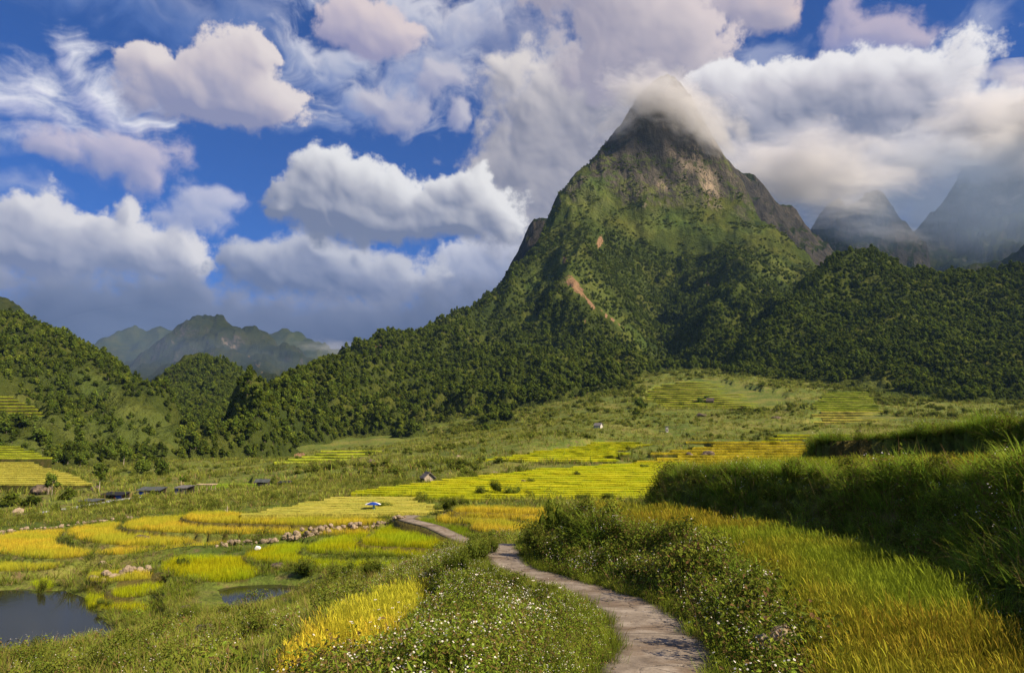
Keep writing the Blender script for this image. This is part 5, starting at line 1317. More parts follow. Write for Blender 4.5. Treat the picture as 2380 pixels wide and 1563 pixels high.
# beyond the far path: banks and scrub
x, y = sow(55, 135, 1.5); z, fi, pd, side = survey(x, y); d = np.hypot(x, y)
near_f = dist_field([k for k in FKEYS if not k.startswith('right') and not k.startswith('bank')], x, y)
ok = (fi < 0) & (pd > 1.1) & ~on_water(x, y) & ~in_strips(x, y); thin = RNG.random(len(x)); n = fbm(x / 14, y / 14, 3, 56)
sd_, _, _ = line_dist(STREAM, x, y); ok &= sd_ > 1.7
bund = ok & (near_f < 2.4)
scatter('grass', 'shortmid', x[bund], y[bund], z[bund] - .02, .9, 1.6, 'green grass on the banks of the golden rice plots', 'grass', .3)
a_ = ok & ~bund & (thin < .62); scatter('grass', 'olivefar', x[a_], y[a_], z[a_] - .03, .6, 1.3, 'rough grass on the valley floor by the stream', 'grass', .2)
a_ = ok & ~bund & (thin > .62) & (thin < .74) & (n > .22); scatter('shrubbery', 'shrub', x[a_], y[a_], z[a_] - .1, .6, 1.4, 'scattered low scrub on the valley floor', 'shrubs', .15)
x, y = sow(125, 420, .13); z, fi, pd, side = survey(x, y)
ok = ~in_strips(x, y); thin = RNG.random(len(x)); n = fbm(x / 38, y / 38, 4, 57)
sd_, _, _ = line_dist(STREAM, x, y); ok &= sd_ > 2
a_ = ok & (thin < .55); scatter('grass', 'olivefar', x[a_], y[a_], z[a_] - .03, 1.2, 2.6, 'rough grass on the rising slope below the forest', 'grass', .2)
a_ = ok & (thin > .55) & (n + RNG.normal(0, .22, len(x)) > .22); scatter('shrubbery', 'bush', x[a_], y[a_], z[a_] - .2, .35, 1.2, 'brown and green scrub on the rising slope below the forest', 'shrubs', .15)

x, y = sow(410, 780, .06, 1000, 2440); z = ground_z(x, y)[0]
hz = np.maximum(HILLS['main']['z'](x, y), HILLS['right']['z'](x, y))
ok = ~in_strips(x, y) & (hz < z + 1.5); n = fbm(x / 60, y / 60, 4, 58); thin = RNG.random(len(x))
a_ = ok & (thin < .5); scatter('grass', 'olivefar', x[a_], y[a_], z[a_] - .1, 2.2, 4.5, 'rough grass round the far green terraces', 'grass', .2)
a_ = ok & (thin > .5) & (n + RNG.normal(0, .22, len(x)) > .05); scatter('shrubbery', 'bush', x[a_], y[a_], z[a_] - .3, .9, 2.4, 'scrub round the far green terraces', 'shrubs', .15)
# ------------------------------------------------------------------ forest on the mountain sides
def forest(key, d0, d1, dens, src, lab, smin, smax, px0, px1, keep=None, clump_wl=60.):
    H = HILLS[key]; x, y = sow(d0, d1, dens, px0, px1)
    z = H['z'](x, y)
    gz_ = base_z(x, y); ok = z > gz_ + 1.2
    px, py = to_px(x, y, z)
    n = fbm(x / clump_wl, y / clump_wl, 4, 61)
    pr = sstep(-1.2, -.45, n)
    if keep is not None: pr = pr * keep(px, py, x, y, z)
    ok &= RNG.random(len(x)) < pr
    # leave out what lies on the far sides
    e = 6.0; facing = (H['z'](x * (1 + e / np.hypot(x, y)), y * (1 + e / np.hypot(x, y))) - z) / e
    ok &= facing > -.55
    ok &= ~in_strips(x, y)
    x, y, z = x[ok], y[ok], z[ok]
    scatter('forest', src, x, y, z - .6, smin, smax, lab, 'forest', .06, None, (1 + .25 * fbm(x / 25., y / 25., 2, 63)) * np.where(RNG.random(len(x)) < .07, 1.55, 1.0))
def spots(px, py, L):
    o = np.zeros(len(px))
    for cx, cy, rx, ry, ang in L:
        ca, sa = math.cos(rad(ang)), math.sin(rad(ang)); u = ((px - cx) * ca + (py - cy) * sa) / rx; v = (-(px - cx) * sa + (py - cy) * ca) / ry
        o = np.maximum(o, sstep(1.2, .8, np.sqrt(u * u + v * v)))
    return o
SOIL = [(1340,666,44,14,52),(1325,652,18,14,20),(1372,704,40,7,52),(1420,740,50,5,38),(1394,562,11,18,0),(1312,606,9,8,0),(1356,748,9,7,0),(1232,740,22,14,10),(722,1050,34,14,0),(700,1058,28,12,0),(745,1042,18,13,0)]
def keep_main(px, py, x, y, z):
    # the valley floor itself is left open
    k = 1 - spots(px, py, SOIL)
    k *= 1 - .93 * sstep(590, 520, py)
    k *= 1 - .70 * spots(px, py, [(1330,640,60,110,-15),(1400,690,34,130,-38),(1480,790,26,90,-45),(1790,620,90,44,25),(1250,650,80,40,-40),(1700,660,30,80,30),(1160,740,80,50,-35)])
    return k
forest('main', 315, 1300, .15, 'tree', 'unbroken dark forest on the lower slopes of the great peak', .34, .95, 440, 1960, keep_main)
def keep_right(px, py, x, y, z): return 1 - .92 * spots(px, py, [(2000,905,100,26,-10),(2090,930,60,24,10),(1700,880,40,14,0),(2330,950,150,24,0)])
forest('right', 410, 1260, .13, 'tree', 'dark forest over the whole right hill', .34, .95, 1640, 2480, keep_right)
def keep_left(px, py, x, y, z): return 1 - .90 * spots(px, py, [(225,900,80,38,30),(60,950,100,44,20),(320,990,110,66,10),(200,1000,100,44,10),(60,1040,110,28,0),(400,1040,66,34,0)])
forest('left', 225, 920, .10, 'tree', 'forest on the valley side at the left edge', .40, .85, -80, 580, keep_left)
forest('knoll', 500, 1000, .10, 'tree', 'forest on the small pointed hill in front of the cone', .45, .9, 240, 730)
forest('leftback', 900, 1650, .008, 'fartree', 'distant forest on the ridge at the upper left', .8, 1.5, -80, 380)

# scrub clinging to the upper flanks
H = HILLS['main']; x, y = sow(1000, 1500, .05, 1200, 1950); z = H['z'](x, y); px, py = to_px(x, y, z)
n = fbm(x / 45., z / 30., 4, 66)
k = (n + RNG.normal(0, .10, len(x)) > .16) & (py > 330) & (py < 640) & (spots(px, py, SOIL) < .5)
scatter('scrub_foliage', 'bush', x[k], y[k], z[k] - 1.0, 1.3, 3.0, 'dark scrub clinging to the upper flanks of the great peak', 'scrub', .2, None, np.ones(k.sum()))

# shrubs and tussocks on the risers of the bright terraces
S = [q for q in STRIPS if q['key'] == 'lime_terraces'][0]; bx, by, bz = [], [], []
for i in range(1, len(S['rows']) - 1):
    a = S['rows'][i]; t_ = RNG.uniform(0, len(a) - 1.01, 16); t_ = t_[fbm(t_ / 6., t_ * 0 + i, 2, 91) > .05]
    for q in t_:
        j = int(q); pp = a[j] * (1 - q + j) + a[j + 1] * (q - j); bx.append(pp[0] * .996); by.append(pp[1] * .996); bz.append(S['z'][i] - S['h'] - .25)
scatter('shrubbery', 'bush', np.array(bx), np.array(by), np.array(bz), .18, .5, 'low tussocks on the risers of the bright terraces', 'shrubs', .2)
# ------------------------------------------------------------------ single things: where a pixel's ray meets the land
def strip_level(x, y):
    for S in STRIPS:
        az = math.atan2(x, y); r = math.hypot(x, y); lev = None
        for i, row in enumerate(S['rows']):
            ra = np.arctan2(row[:, 0], row[:, 1])
            if az < ra[0] or az > ra[-1]: continue
            if r > np.interp(az, ra, np.hypot(row[:, 0], row[:, 1])) and i < len(S['rows']) - 1: lev = S['z'][i] - S['h']
            elif i == len(S['rows']) - 1 and r > np.interp(az, ra, np.hypot(row[:, 0], row[:, 1])): lev = None
        if lev is not None: return lev
    return None
def land(x, y):
    z, _ = ground_z(x, y)
    for k in ('main', 'right', 'left', 'knoll'):
        H = HILLS[k]; az = np.arctan2(x, y); d = np.hypot(x, y)
        i = (az > H['a'][0] + .015) & (az < H['a'][1] - .015) & (d > H['d'][0] * 1.07) & (d < H['d'][1])
        if i.any(): z[i] = np.maximum(z[i], H['z'](x[i], y[i]))
    return z
def hit(px, py, dmin=8):
    dd = np.geomspace(dmin, 1300, 900); x, y, z = at_d(px, py, dd)
    h = land(x, y); i = np.argmax(h > z)
    if i == 0: i = 1
    a, b_ = z[i - 1] - h[i - 1], h[i] - z[i]; t = a / (a + b_ + 1e-9)
    d = dd[i - 1] + (dd[i] - dd[i - 1]) * t
    p = P3(px, py, d)
    lv = strip_level(p.x, p.y)
    if lv is not None: p.z = max(lv, p.z - .6)
    return p, d

STONES = [rock_mesh('stone', i, 2, STONE, .4) for i in range(7)]
for me in STONES: me.polygons.foreach_set('use_smooth', np.zeros(len(me.polygons), bool))
def place(o, loc, s, rz=None, tilt=.3, R=random):
    o.location = loc; o.scale = s if isinstance(s, tuple) else (s, s, s)
    o.rotation_euler = (R.uniform(-tilt, tilt), R.uniform(-tilt, tilt), R.uniform(0, 6.28) if rz is None else rz)
BR = random.Random(5)
def boulder(px, py, w, h, label, mat=DARKST, sub=3, sink=.25, seed=None, dmin=8):
    p, d = hit(px, py, dmin); W_ = w / F * d / 2; H_ = h / F * d
    me = rock_mesh('boulder', seed if seed is not None else BR.randint(0, 999), sub, mat, .42)
    o = link('boulder', me); o.location = (p.x, p.y + W_ * .5, p.z + H_ * (.5 - sink)); o.scale = (W_, W_ * .85, H_ * .62)
    o.rotation_euler = (0, 0, BR.uniform(-.4, .4)); tag(o, label, 'boulder', 'boulders scattered over the valley'); return o
for a in [(88,1150,46,31,'big rusty brown boulder below the stream terraces at the left edge'),(222,1141,23,16,'brown boulder at the foot of the tall slender tree'),(36,1199,23,22,'grey boulder standing beside the white water'),(262,1149,16,9,'small dark boulder above the black roofs'),
  (1649,1067,38,15,'largest dark boulder in the amber terraces'),(1604,1068,22,12,'smaller dark boulder left of the big one in the amber terraces'),(1630,968,30,13,'dark boulder in the scrub below the far green terraces'),(1806,972,22,11,'brown boulder beside the tan terraces'),
  (1217,1132,20,13,'dark rock poking from the bright terraces'),(330,1258,40,17,'broken brown boulder under the second golden crescent'),(392,1258,42,9,'low dark rocks on the golden bank'),
  (643,1321,36,16,'brown boulder between the yellow green plots'),(940,1321,24,17,'brown boulder on the edge of the lowest green step'),(994,1352,28,25,'dark boulder leaning at the top of the golden ledge'),
  (857,1478,27,22,'grey rock among flowers beside the golden rice'),(749,1400,28,15,'brown rock on the bank above the golden ledge'),(632,1431,22,15,'rounded pinkish rock near the small pool'),(664,1420,17,10,'small rock beside the rounded pinkish one'),
  (470,1477,48,26,'broad grey boulder below the ponds'),(430,1417,24,12,'flat rock on the grassy slope between the ponds'),(413,1554,24,22,'dark rock at the bottom edge left of centre'),(505,1480,16,12,'small dark rock beside the broad grey boulder'),
  (236,1312,18,10,'pale boulder above the lower stone wall'),(860,1075,26,14,'dark rock outcrop on the slope below the forest'),(1065,1060,16,8,'pale rocks beside the plank hut slope'),(1150,1100,18,7,'pale rock heap behind the plank hut')]:
    boulder(a[0], a[1], a[2], a[3], a[4], STONE if 'pale' in a[4] or 'pinkish' in a[4] or 'grey' in a[4] else DARKST)
for a in [(1832,1536,50,34,'pale angular rock at the right edge of the path'),(1808,1553,36,32,'rounded grey rock in front of the pale angular one'),(1784,1540,30,22,'brown rock left of the rocks by the path'),(1790,1566,26,16,'small rock at the bottom edge beside the path')]:
    o = boulder(a[0], a[1], a[2] * 1.35, a[3] * 1.35, a[4], STONE, 3, .0, dmin=5); o.location.z += .16

def stone_wall(line, n, size, rows, label, seed, spread=.25):
    """a heap of field stones, every stone a part"""
    r = random.Random(seed); pts = [hit(px, py)[0] for px, py in line]
    ln = [0]
    for a, b_ in zip(pts[:-1], pts[1:]): ln.append(ln[-1] + (b_ - a).length)
    base = pts[len(pts) // 2].copy(); root = empty('stone_wall', base); tag(root, label, 'stone wall', 'dry stone walls and stone rows between the rice plots')
    for i in range(n):
        s = r.uniform(0, ln[-1]); k = max(j for j in range(len(ln) - 1) if ln[j] <= s + 1e-9); f = (s - ln[k]) / max(ln[k + 1] - ln[k], 1e-6)
        p = pts[k].lerp(pts[k + 1], f); sz = size * r.choice((.35, .5, .62, .75, .9, 1.2)) * .44
        tall = rows * (1 - abs(s / ln[-1] - .42) * 1.1)
        lvl = r.randint(0, max(0, int(tall)))
        o = bpy.data.objects.new('stone', STONES[r.randrange(len(STONES))]); COL.objects.link(o); o.parent = root
        place(o, p - base + Vector((r.gauss(0, spread), r.gauss(0, spread) + lvl * .10, sz * .45 + lvl * size * .42)), (sz * r.uniform(.85, 1.25), sz * r.uniform(.8, 1.1), sz * r.uniform(.65, .95)), None, .5, r)
stone_wall([(655,1255),(690,1250),(730,1243),(775,1235),(815,1228),(838,1224)], 78, .62, 2.6, 'tall heap of pale field stones left of the yellow green steps', 1, .28)
stone_wall([(498,1271),(540,1267),(590,1262),(640,1257)], 42, .50, 1.4, 'low row of pale stones continuing left from the tall stone heap', 2, .2)
stone_wall([(206,1352),(240,1350),(275,1344),(310,1336),(350,1328)], 62, .50, 2.8, 'dry stone wall beside the big pond', 3, .2)
stone_wall([(-20,1252),(10,1243),(40,1234),(66,1228)], 34, .52, 1.2, 'pale stone row at the left edge behind the first golden crescent', 4, .2)
stone_wall([(70,1229),(130,1226),(190,1216),(240,1211),(290,1206),(312,1202)], 40, .42, .9, 'thin line of white stones along the back of the golden plots', 5, .25)
stone_wall([(765,1199),(800,1198),(840,1197),(872,1197),(892,1195)], 40, .40, 1.0, 'row of small pale stones below the blue and white parasol', 6, .2)
stone_wall([(905,1213),(925,1207),(940,1202)], 26, .55, 1.4, 'little stone heap beside the bend of the far path', 7, .22)
stone_wall([(842,1228),(858,1226),(880,1220),(895,1214)], 20, .5, 1.2, 'stones between the tall heap and the far path', 8, .2)

# ---- timber and sheds
def plain_mat(name, col, rough=.8, var=.3, scale=3.0, stretch=(1, 1, 1)):
    m, t, b = material(name); tc = t.n.new('ShaderNodeTexCoord'); oi = t.n.new('ShaderNodeObjectInfo')
    n = t.noise(t.v('MULTIPLY', tc.outputs['Object'], stretch), scale, 5, .7)
    c = t.mix(t.range(n.outputs[0], .35, .7), (*[k * (1 - var) for k in col], 1), (*[min(1, k * (1 + var)) for k in col], 1))
    hs = t.n.new('ShaderNodeHueSaturation'); t._set(hs.inputs['Color'], c); t._set(hs.inputs['Value'], t.m('MULTIPLY_ADD', oi.outputs['Random'], .3, .85))
    setp(t, b, hs.outputs[0], rough, t.bump(n.outputs[0], .4, .02), .2); return m
M_PLANK = plain_mat('weathered_planks', (.40, .34, .27), .9, .4, 3, (6, 6, .6)); M_THATCH = plain_mat('grey_thatch', (.20, .175, .15), 1, .5, 5, (1, 1, 3)); M_DARKW = plain_mat('dark_timber', (.07, .055, .045), .9)
M_BLACK = plain_mat('black_sheet', (.022, .024, .03), .9); M_BLUE = plain_mat('blue_tarp', (.015, .05, .30), .5, .25); M_WHITE = plain_mat('white_cloth', (.78, .78, .76), .8, .12); M_PBLUE = plain_mat('pale_blue_cloth', (.38, .62, .72), .8)
M_SLATE = plain_mat('grey_sheet_roof', (.15, .145, .145), .9); M_LIME = plain_mat('whitewashed_wall', (.48, .46, .43), .9, .15); M_LOG = plain_mat('pale_logs', (.42, .33, .22), .9, .4); M_RED = plain_mat('red_cloth', (.50, .05, .04), .8); M_GREYS = plain_mat('grey_netting', (.07, .08, .08), .95)
def gable_hut(name, px, py, w, depth, wall_h, roof_h, rz, label, wallm, roofm, boards=True, cat='hut', over=.35):
    p, d = hit(px, py); r = empty(name, p, rz); tag(r, label, cat)
    # ridge runs along local y, gable faces local -y
    for sy in (-1, 1):
        n = 9; bw = w / n
        for i in range(n):
            x0 = -w / 2 + i * bw; xm = x0 + bw / 2; top = lambda x: wall_h + roof_h * (1 - abs(x) / (w / 2 + over * .6))
            y = sy * depth / 2; th = .04; g = .008; a = x0 + g; c = x0 + bw - g
            mb = MB(); mb.add([(a, y - th, .12), (c, y - th, .12), (c, y - th, top(c) - .06), (a, y - th, top(a) - .06), (a, y + th, .12), (c, y + th, .12), (c, y + th, top(c) - .06), (a, y + th, top(a) - .06)],
                [(0, 1, 2, 3), (5, 4, 7, 6), (1, 5, 6, 2), (4, 0, 3, 7), (3, 2, 6, 7), (0, 4, 5, 1)]); mb.build('plank', wallm, r)
    for sx in (-1, 1):
        MB().box((sx * (w / 2 - .03), 0, wall_h * .5 + .1), (.06, depth - .12, wall_h * .95 - .1)).build('side_wall', M_DARKW if boards else wallm, r)
        for sy in (-1, 1): MB().tube([(sx * (w / 2 + .05), sy * (depth / 2 + .08), -.4), (sx * (w / 2 + .05), sy * (depth / 2 + .08), wall_h + .05)], [.06, .055]).build('post', M_DARKW, r)
        ra = math.atan2(roof_h, w / 2); L = math.hypot(w / 2, roof_h) + over; Mx = Matrix.Rotation(sx * ra, 3, 'Y')
        slab = MB(); k = 5
        for j in range(k):       # courses of the roof, each lapping the one below
            u0 = L * j / k; u1 = L * (j + 1.25) / k if j < k - 1 else L
            cx = (u0 + u1) / 2; thick = .09
            c = Vector((sx * cx, 0, 0)); c = Mx @ c
            slab.box((c.x, 0, wall_h + roof_h + c.z + .05 - .018 * j * 0 + .02 * (j % 2)), (u1 - u0, depth + 2 * over, thick), Mx)
        slab.build('roof', roofm, r)
    MB().tube([(0, -depth / 2 - over, wall_h + roof_h + .08), (0, depth / 2 + over, wall_h + roof_h + .08)], [.09, .09]).build('ridge_pole', M_THATCH, r)
    return r
gable_hut('hut', 994, 1118, 1.75, 2.0, .85, .75, rad(24), 'small grey plank hut with thatched roof at the edge of the bright terraces', M_PLANK, M_THATCH)
gable_hut('hut', 1391, 993, 3.2, 2.6, 1.5, 1.0, rad(62), 'small hut with white wall and grey roof on the scrubby slope', M_LIME, M_SLATE, False)
gable_hut('hut', 1651, 937, 6.5, 4.5, 2.2, 2.0, rad(70), 'dark roofed farm hut among the far green terraces', M_DARKW, M_DARKW, False)
def shed(px, py, w, depth, hf, hb, label, roofm, wallm=None, wall_cols=(), rz=0.0, extra=None, name='shed', over=.2, sag=.08):
    """posts carrying a single slope of sheet, with hangings at the front"""
    p, d = hit(px, py); r = empty(name, p, rz); tag(r, label, 'shed')
    for sx in (-1, 0, 1):
        MB().tube([(sx * w / 2, -depth / 2, -.3), (sx * w / 2, -depth / 2, hf)], [.05, .045], 6).build('post', M_DARKW, r)
        MB().tube([(sx * w / 2, depth / 2, -.3), (sx * w / 2, depth / 2, hb)], [.05, .045], 6).build('post', M_DARKW, r)
    nx_, ny_ = 9, 5; vs = []; rr = random.Random(int(px))
    for j in range(ny_):
        for i in range(nx_):
            u, v = i / (nx_ - 1), j / (ny_ - 1)
            vs.append(((u - .5) * (w + 2 * over), (v - .5) * (depth + 2 * over), lerp(hf, hb, v) + .05 - sag * math.sin(u * math.pi * 2) ** 2 * (1 - abs(v - .5)) + rr.uniform(-.03, .03)))
    top = len(vs); vs += [(x, y, z - .05) for x, y, z in vs]; fs = [tuple(f) for f in grid_faces(ny_, nx_)]; fs += [tuple(q + top for q in f[::-1]) for f in fs]
    MB().add(vs, fs).build('roof', roofm, r)
    for (x0, x1, z0, z1, m_) in wall_cols:
        MB().box(((x0 + x1) / 2, -depth / 2 + .06, (z0 + z1) / 2), (x1 - x0, .05, z1 - z0)).build('wall_panel', m_, r)
    MB().box((0, depth / 2 - .05, hb * .5), (w - .1, .06, hb * .9)).build('back_wall', M_DARKW, r)
    return r
shed(428, 1149, 2.5, 2.0, 1.25, 1.65, 'blue walled shack with grey roof and pale boarded side', M_SLATE, None, [(-1.25, -.5, .05, 1.15, M_BLUE), (-.45, 1.25, .05, 1.1, M_LOG)], rad(-14))
shed(352, 1148, 4.6, 2.2, .8, 1.35, 'long low shelter with dark grey roof above blue barrels', M_GREYS, None, [(-2.2, -.9, .05, .6, M_BLUE), (-.8, .2, .2, .7, M_LOG)], rad(-6))
shed(268, 1158, 4.2, 2.0, .7, 1.15, 'black sheet shelter with blue side beside the stream', M_BLACK, None, [(.8, 2.05, .05, .62, M_BLUE), (.45, .75, .05, .4, M_RED)], rad(-10))
shed(214, 1170, 3.4, 1.8, .5, .8, 'low grey netting shelter nearest to the stream', M_GREYS, None, [(-1.6, 1.6, .05, .2, M_LOG)], rad(-12))
shed(609, 1130, 2.3, 1.6, .75, 1.25, 'dark open shed with leaning poles below the forest', M_GREYS, None, [(-.5, 1.05, .05, .62, M_BLACK)], rad(8))
shed(664, 1129, 2.2, 1.5, .7, 1.0, 'black tarpaulin shed right of the shed with leaning poles', M_BLACK, None, [(-1.0, 1.0, .05, .6, M_BLACK)], rad(-4))
# log platform on posts
p, d = hit(480, 1138); r = empty('log_rack', p, rad(-8)); tag(r, 'raised platform of pale logs right of the blue walled shack', 'log rack')
for sx in (-1, -.33, .33, 1):
    for sy in (-1, 1): MB().tube([(sx * 1.4, sy * .7, -.3), (sx * 1.4 + .05, sy * .7, 1.0)], [.06, .05], 6).build('post', M_LOG, r)
for i in range(9): MB().tube([(-1.75, -.85 + i * .21, 1.08 + .04 * (i % 2)), (1.75, -.85 + i * .21, 1.1 + .04 * (i % 3))], [.10, .085], 8).build('log', M_LOG, r)
# parasol in the field
p, d = hit(866, 1198); r = empty('parasol', p, .2); tag(r, 'wide blue and white parasol standing at the edge of the stubble terraces', 'parasol')
MB().tube([(0, 0, -.3), (0, 0, 1.08)], [.03, .025], 8).build('pole', M_LIME, r)
nseg = 10
for k in range(nseg):
    vs = []
    for j, (rr_, zz) in enumerate(((.0, 1.12), (.35, 1.08), (.7, .98), (.95, .86))):
        for a in (k, k + 1): th = a * 2 * math.pi / nseg; vs.append((rr_ * math.cos(th) * (1 if j < 3 else .98), rr_ * math.sin(th), zz))
    nv = len(vs); vs += [(x, y, z - .015) for x, y, z in vs]
    fs = [(2 * j, 2 * j + 1, 2 * j + 3, 2 * j + 2) for j in range(3)]; fs += [tuple(q + nv for q in f[::-1]) for f in fs]
    MB().add(vs, fs).build('canopy_panel', M_BLUE if k not in (0, 1, 9, 5) else M_WHITE, r)
mb = MB(); mb.tube([(.1, -.1, .8), (.12, -.12, .55), (.1, -.1, .25), (.08, -.08, .1)], [.06, .15, .13, .07], 8); mb.build('hanging_cloth', M_PBLUE, r)
# white sack left on the rice
p, d = hit(598, 1287); me = rock_mesh('white_sack', 77, 3, M_WHITE, .22); me.polygons.foreach_set('use_smooth', np.ones(len(me.polygons), bool))
o = link('white_sack', me); o.location = p + Vector((0, 0, .5)); o.scale = (.26, .22, .24); tag(o, 'plump white sack lying on the yellow green rice', 'sack')
# little white shrine post
p, d = hit(1550, 1003); r = empty('stone_post', p); tag(r, 'small pale stone post standing alone in the scrub', 'stone post')
MB().box((0, 0, 1.2), (.9, .9, 2.6)).build('shaft', M_LIME, r); MB().box((0, 0, 2.75), (1.4, 1.4, .35)).build('cap', M_SLATE, r); MB().box((0, -.46, 1.3), (.5, .04, 1.0)).build('niche', M_DARKW, r)
# stump posts by the fourth golden terrace
p, d = hit(527, 1193); r = empty('broken_post', p); tag(r, 'broken grey fence post behind the highest golden terrace', 'post')
MB().tube([(0, 0, -.3), (.03, 0, .45), (.0, .02, .95)], [.07, .06, .03], 7).build('shaft', M_PLANK, r); MB().tube([(.02, 0, .1), (-.28, .05, .5)], [.045, .03], 6).build('brace', M_PLANK, r)

# ---- trees one can tell apart
CROWNS = []
for i in range(6):
    pl = Plant(700 + i); rr = pl.r; R_, H_ = 1.0, 1.0; lob = []
    for k in range(9):
        a = k * 2.4 + rr.random(); q = rr.uniform(.15, .62) * (1 if k < 7 else .2); zc = rr.uniform(.05, .75) if k < 7 else rr.uniform(.6, .85)
        lob.append((Vector((math.cos(a) * q, math.sin(a) * q, zc)), rr.uniform(.28, .46)))
    for c_, q in lob:
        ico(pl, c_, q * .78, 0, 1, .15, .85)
        for k in range(30):
            dv = Vector((rr.gauss(0, 1), rr.gauss(0, 1), rr.gauss(.25, .9))).normalized(); pp = c_ + dv * q * rr.uniform(.8, 1.15)
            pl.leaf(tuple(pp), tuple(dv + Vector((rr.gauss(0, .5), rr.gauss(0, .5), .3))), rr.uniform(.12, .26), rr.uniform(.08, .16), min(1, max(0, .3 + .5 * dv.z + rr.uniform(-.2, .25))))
    CROWNS.append(pl.object('crown', [L_TREE if i % 3 else L_TREE2]).data)
M_PALEB = plain_mat('pale_bark', (.32, .28, .21), .9, .3)
def tree(px, py, top, w, label, ci=0, trunk=.35, stems=1, barkm=BARK, lean=0.0, group='trees standing apart on the valley floor and sides'):
    p, d = hit(px, py, 40); H = (py - top) / F * d; W_ = w / F * d; r = empty('tree', p); tag(r, label, 'tree', group)
    rr = random.Random(int(px * 7 + py))
    for s_ in range(stems):
        x0 = (s_ - (stems - 1) / 2) * W_ * .22
        mb = MB(); k = max(.04, H * .014); mb.tube([(x0, 0, -.5), (x0 * 1.1 + lean * H * .2, 0, H * trunk * .6), (x0 * .7 + lean * H * .5, 0, H * (trunk + .2)), (lean * H, 0, H * .8)], [k * 1.3, k, k * .8, k * .3], 7)
        for q in range(3):
            a = rr.uniform(0, 6.28); mb.tube([(x0 * .8 + lean * H * .4, 0, H * (trunk + .05 * q)), (math.cos(a) * W_ * .28 + lean * H * .5, math.sin(a) * W_ * .28, H * (trunk + .22 + .05 * q))], [k * .55, k * .2], 5)
        mb.build('trunk', barkm, r)
    c = bpy.data.objects.new('crown', CROWNS[ci % 6]); COL.objects.link(c); c.parent = r
    c.location = (lean * H * .8, 0, H * trunk * .9); c.scale = (W_ * .56, W_ * .56, H * (1 - trunk * .9) * .86); c.rotation_euler = (0, 0, rr.uniform(0, 6.28)); return r
for a in [(116,1149,1099,38,'round dark tree on pale twin trunks beside the rusty boulder',1,.42,2,M_PALEB),(15,1068,1038,25,'small dark tree in the gold terraces at the left edge',2,.4),(55,1058,1035,20,'little round tree right of the small dark one in the gold terraces',4,.25),
  (230,1142,1083,30,'tall slender tree with a long bare pale trunk',5,.56,1,M_PALEB),(157,1084,1036,40,'broad dark tree above the end of the stream terraces',1,.25),(185,1094,1062,34,'dark bushy tree touching the broad one on its right',2,.2),(287,1082,1030,36,'tall dark tree with one pale bare trunk showing',4,.45,1,M_PALEB),
  (256,1064,1028,30,'upright dark tree left of the pale trunked one',5,.25),(44,992,955,66,'widest dark tree crown between the yellow terraces at the left',1,.2),(95,1026,990,44,'dark tree standing right below the widest crown',2,.25),(261,1004,976,24,'lone tree in the middle of the grassy slope',4,.2),(244,984,962,22,'smaller lone tree uphill of the one on the grassy slope',5,.2),
  (203,884,868,22,'single tree on the pale green meadow high on the left',1,.25),(234,1102,1074,34,'dark tree just behind the tall slender one',2,.2),(464,842,826,20,'tree on the tip of the small pointed hill',5,.25),(330,1100,1060,46,'dense dark tree at the forest edge above the long shelter',4,.15),(375,1108,1064,44,'spreading tree in the forest edge left of the banana plant',1,.15),
  (20,1176,1142,56,'leafy light tree above the grey stream boulder',3,.15),(70,1178,1150,44,'dark tree above the white water',2,.2),(160,1160,1132,40,'light green tree behind the netting shelter',0,.15),(1627,938,920,26,'dark tree beside the dark roofed farm hut',1,.15),(1642,928,915,20,'tree behind the dark roofed farm hut',4,.15),(1490,948,920,34,'dark tree at the forest corner left of the far terraces',2,.1),(1478,962,944,26,'low tree in the gully below the forest corner',5,.1),
  (1505,930,912,24,'leafy tree where the gully meets the far terraces',3,.15),(1130,1000,978,26,'round tree standing out at the lower forest edge',1,.15)]:
    tree(*a[:5], *(a[5:]))
tree(93, 1084, 1060, 14, 'leaning dead tree with a few rusty leaves', 3, .7, 1, M_PALEB, .35)
# banana plant
p, d = hit(420, 1133); r = empty('banana_plant', p); tag(r, 'banana plant with long torn leaves behind the blue walled shack', 'banana plant')
MB().tube([(0, 0, -.3), (.02, 0, .8), (0, 0, 1.6)], [.13, .10, .06], 8).build('stem', M_LOG, r)
for k in range(9):
    pl = Plant(800 + k); pl.blade((0, 0, 1.3 + .04 * k), k * 2.4, .25 + .06 * k, 1.8, .42, .75, 5, 0, .3, 1.0); so = pl.object('leaf', [G_TALL]); COL.objects.link(so); so.parent = r

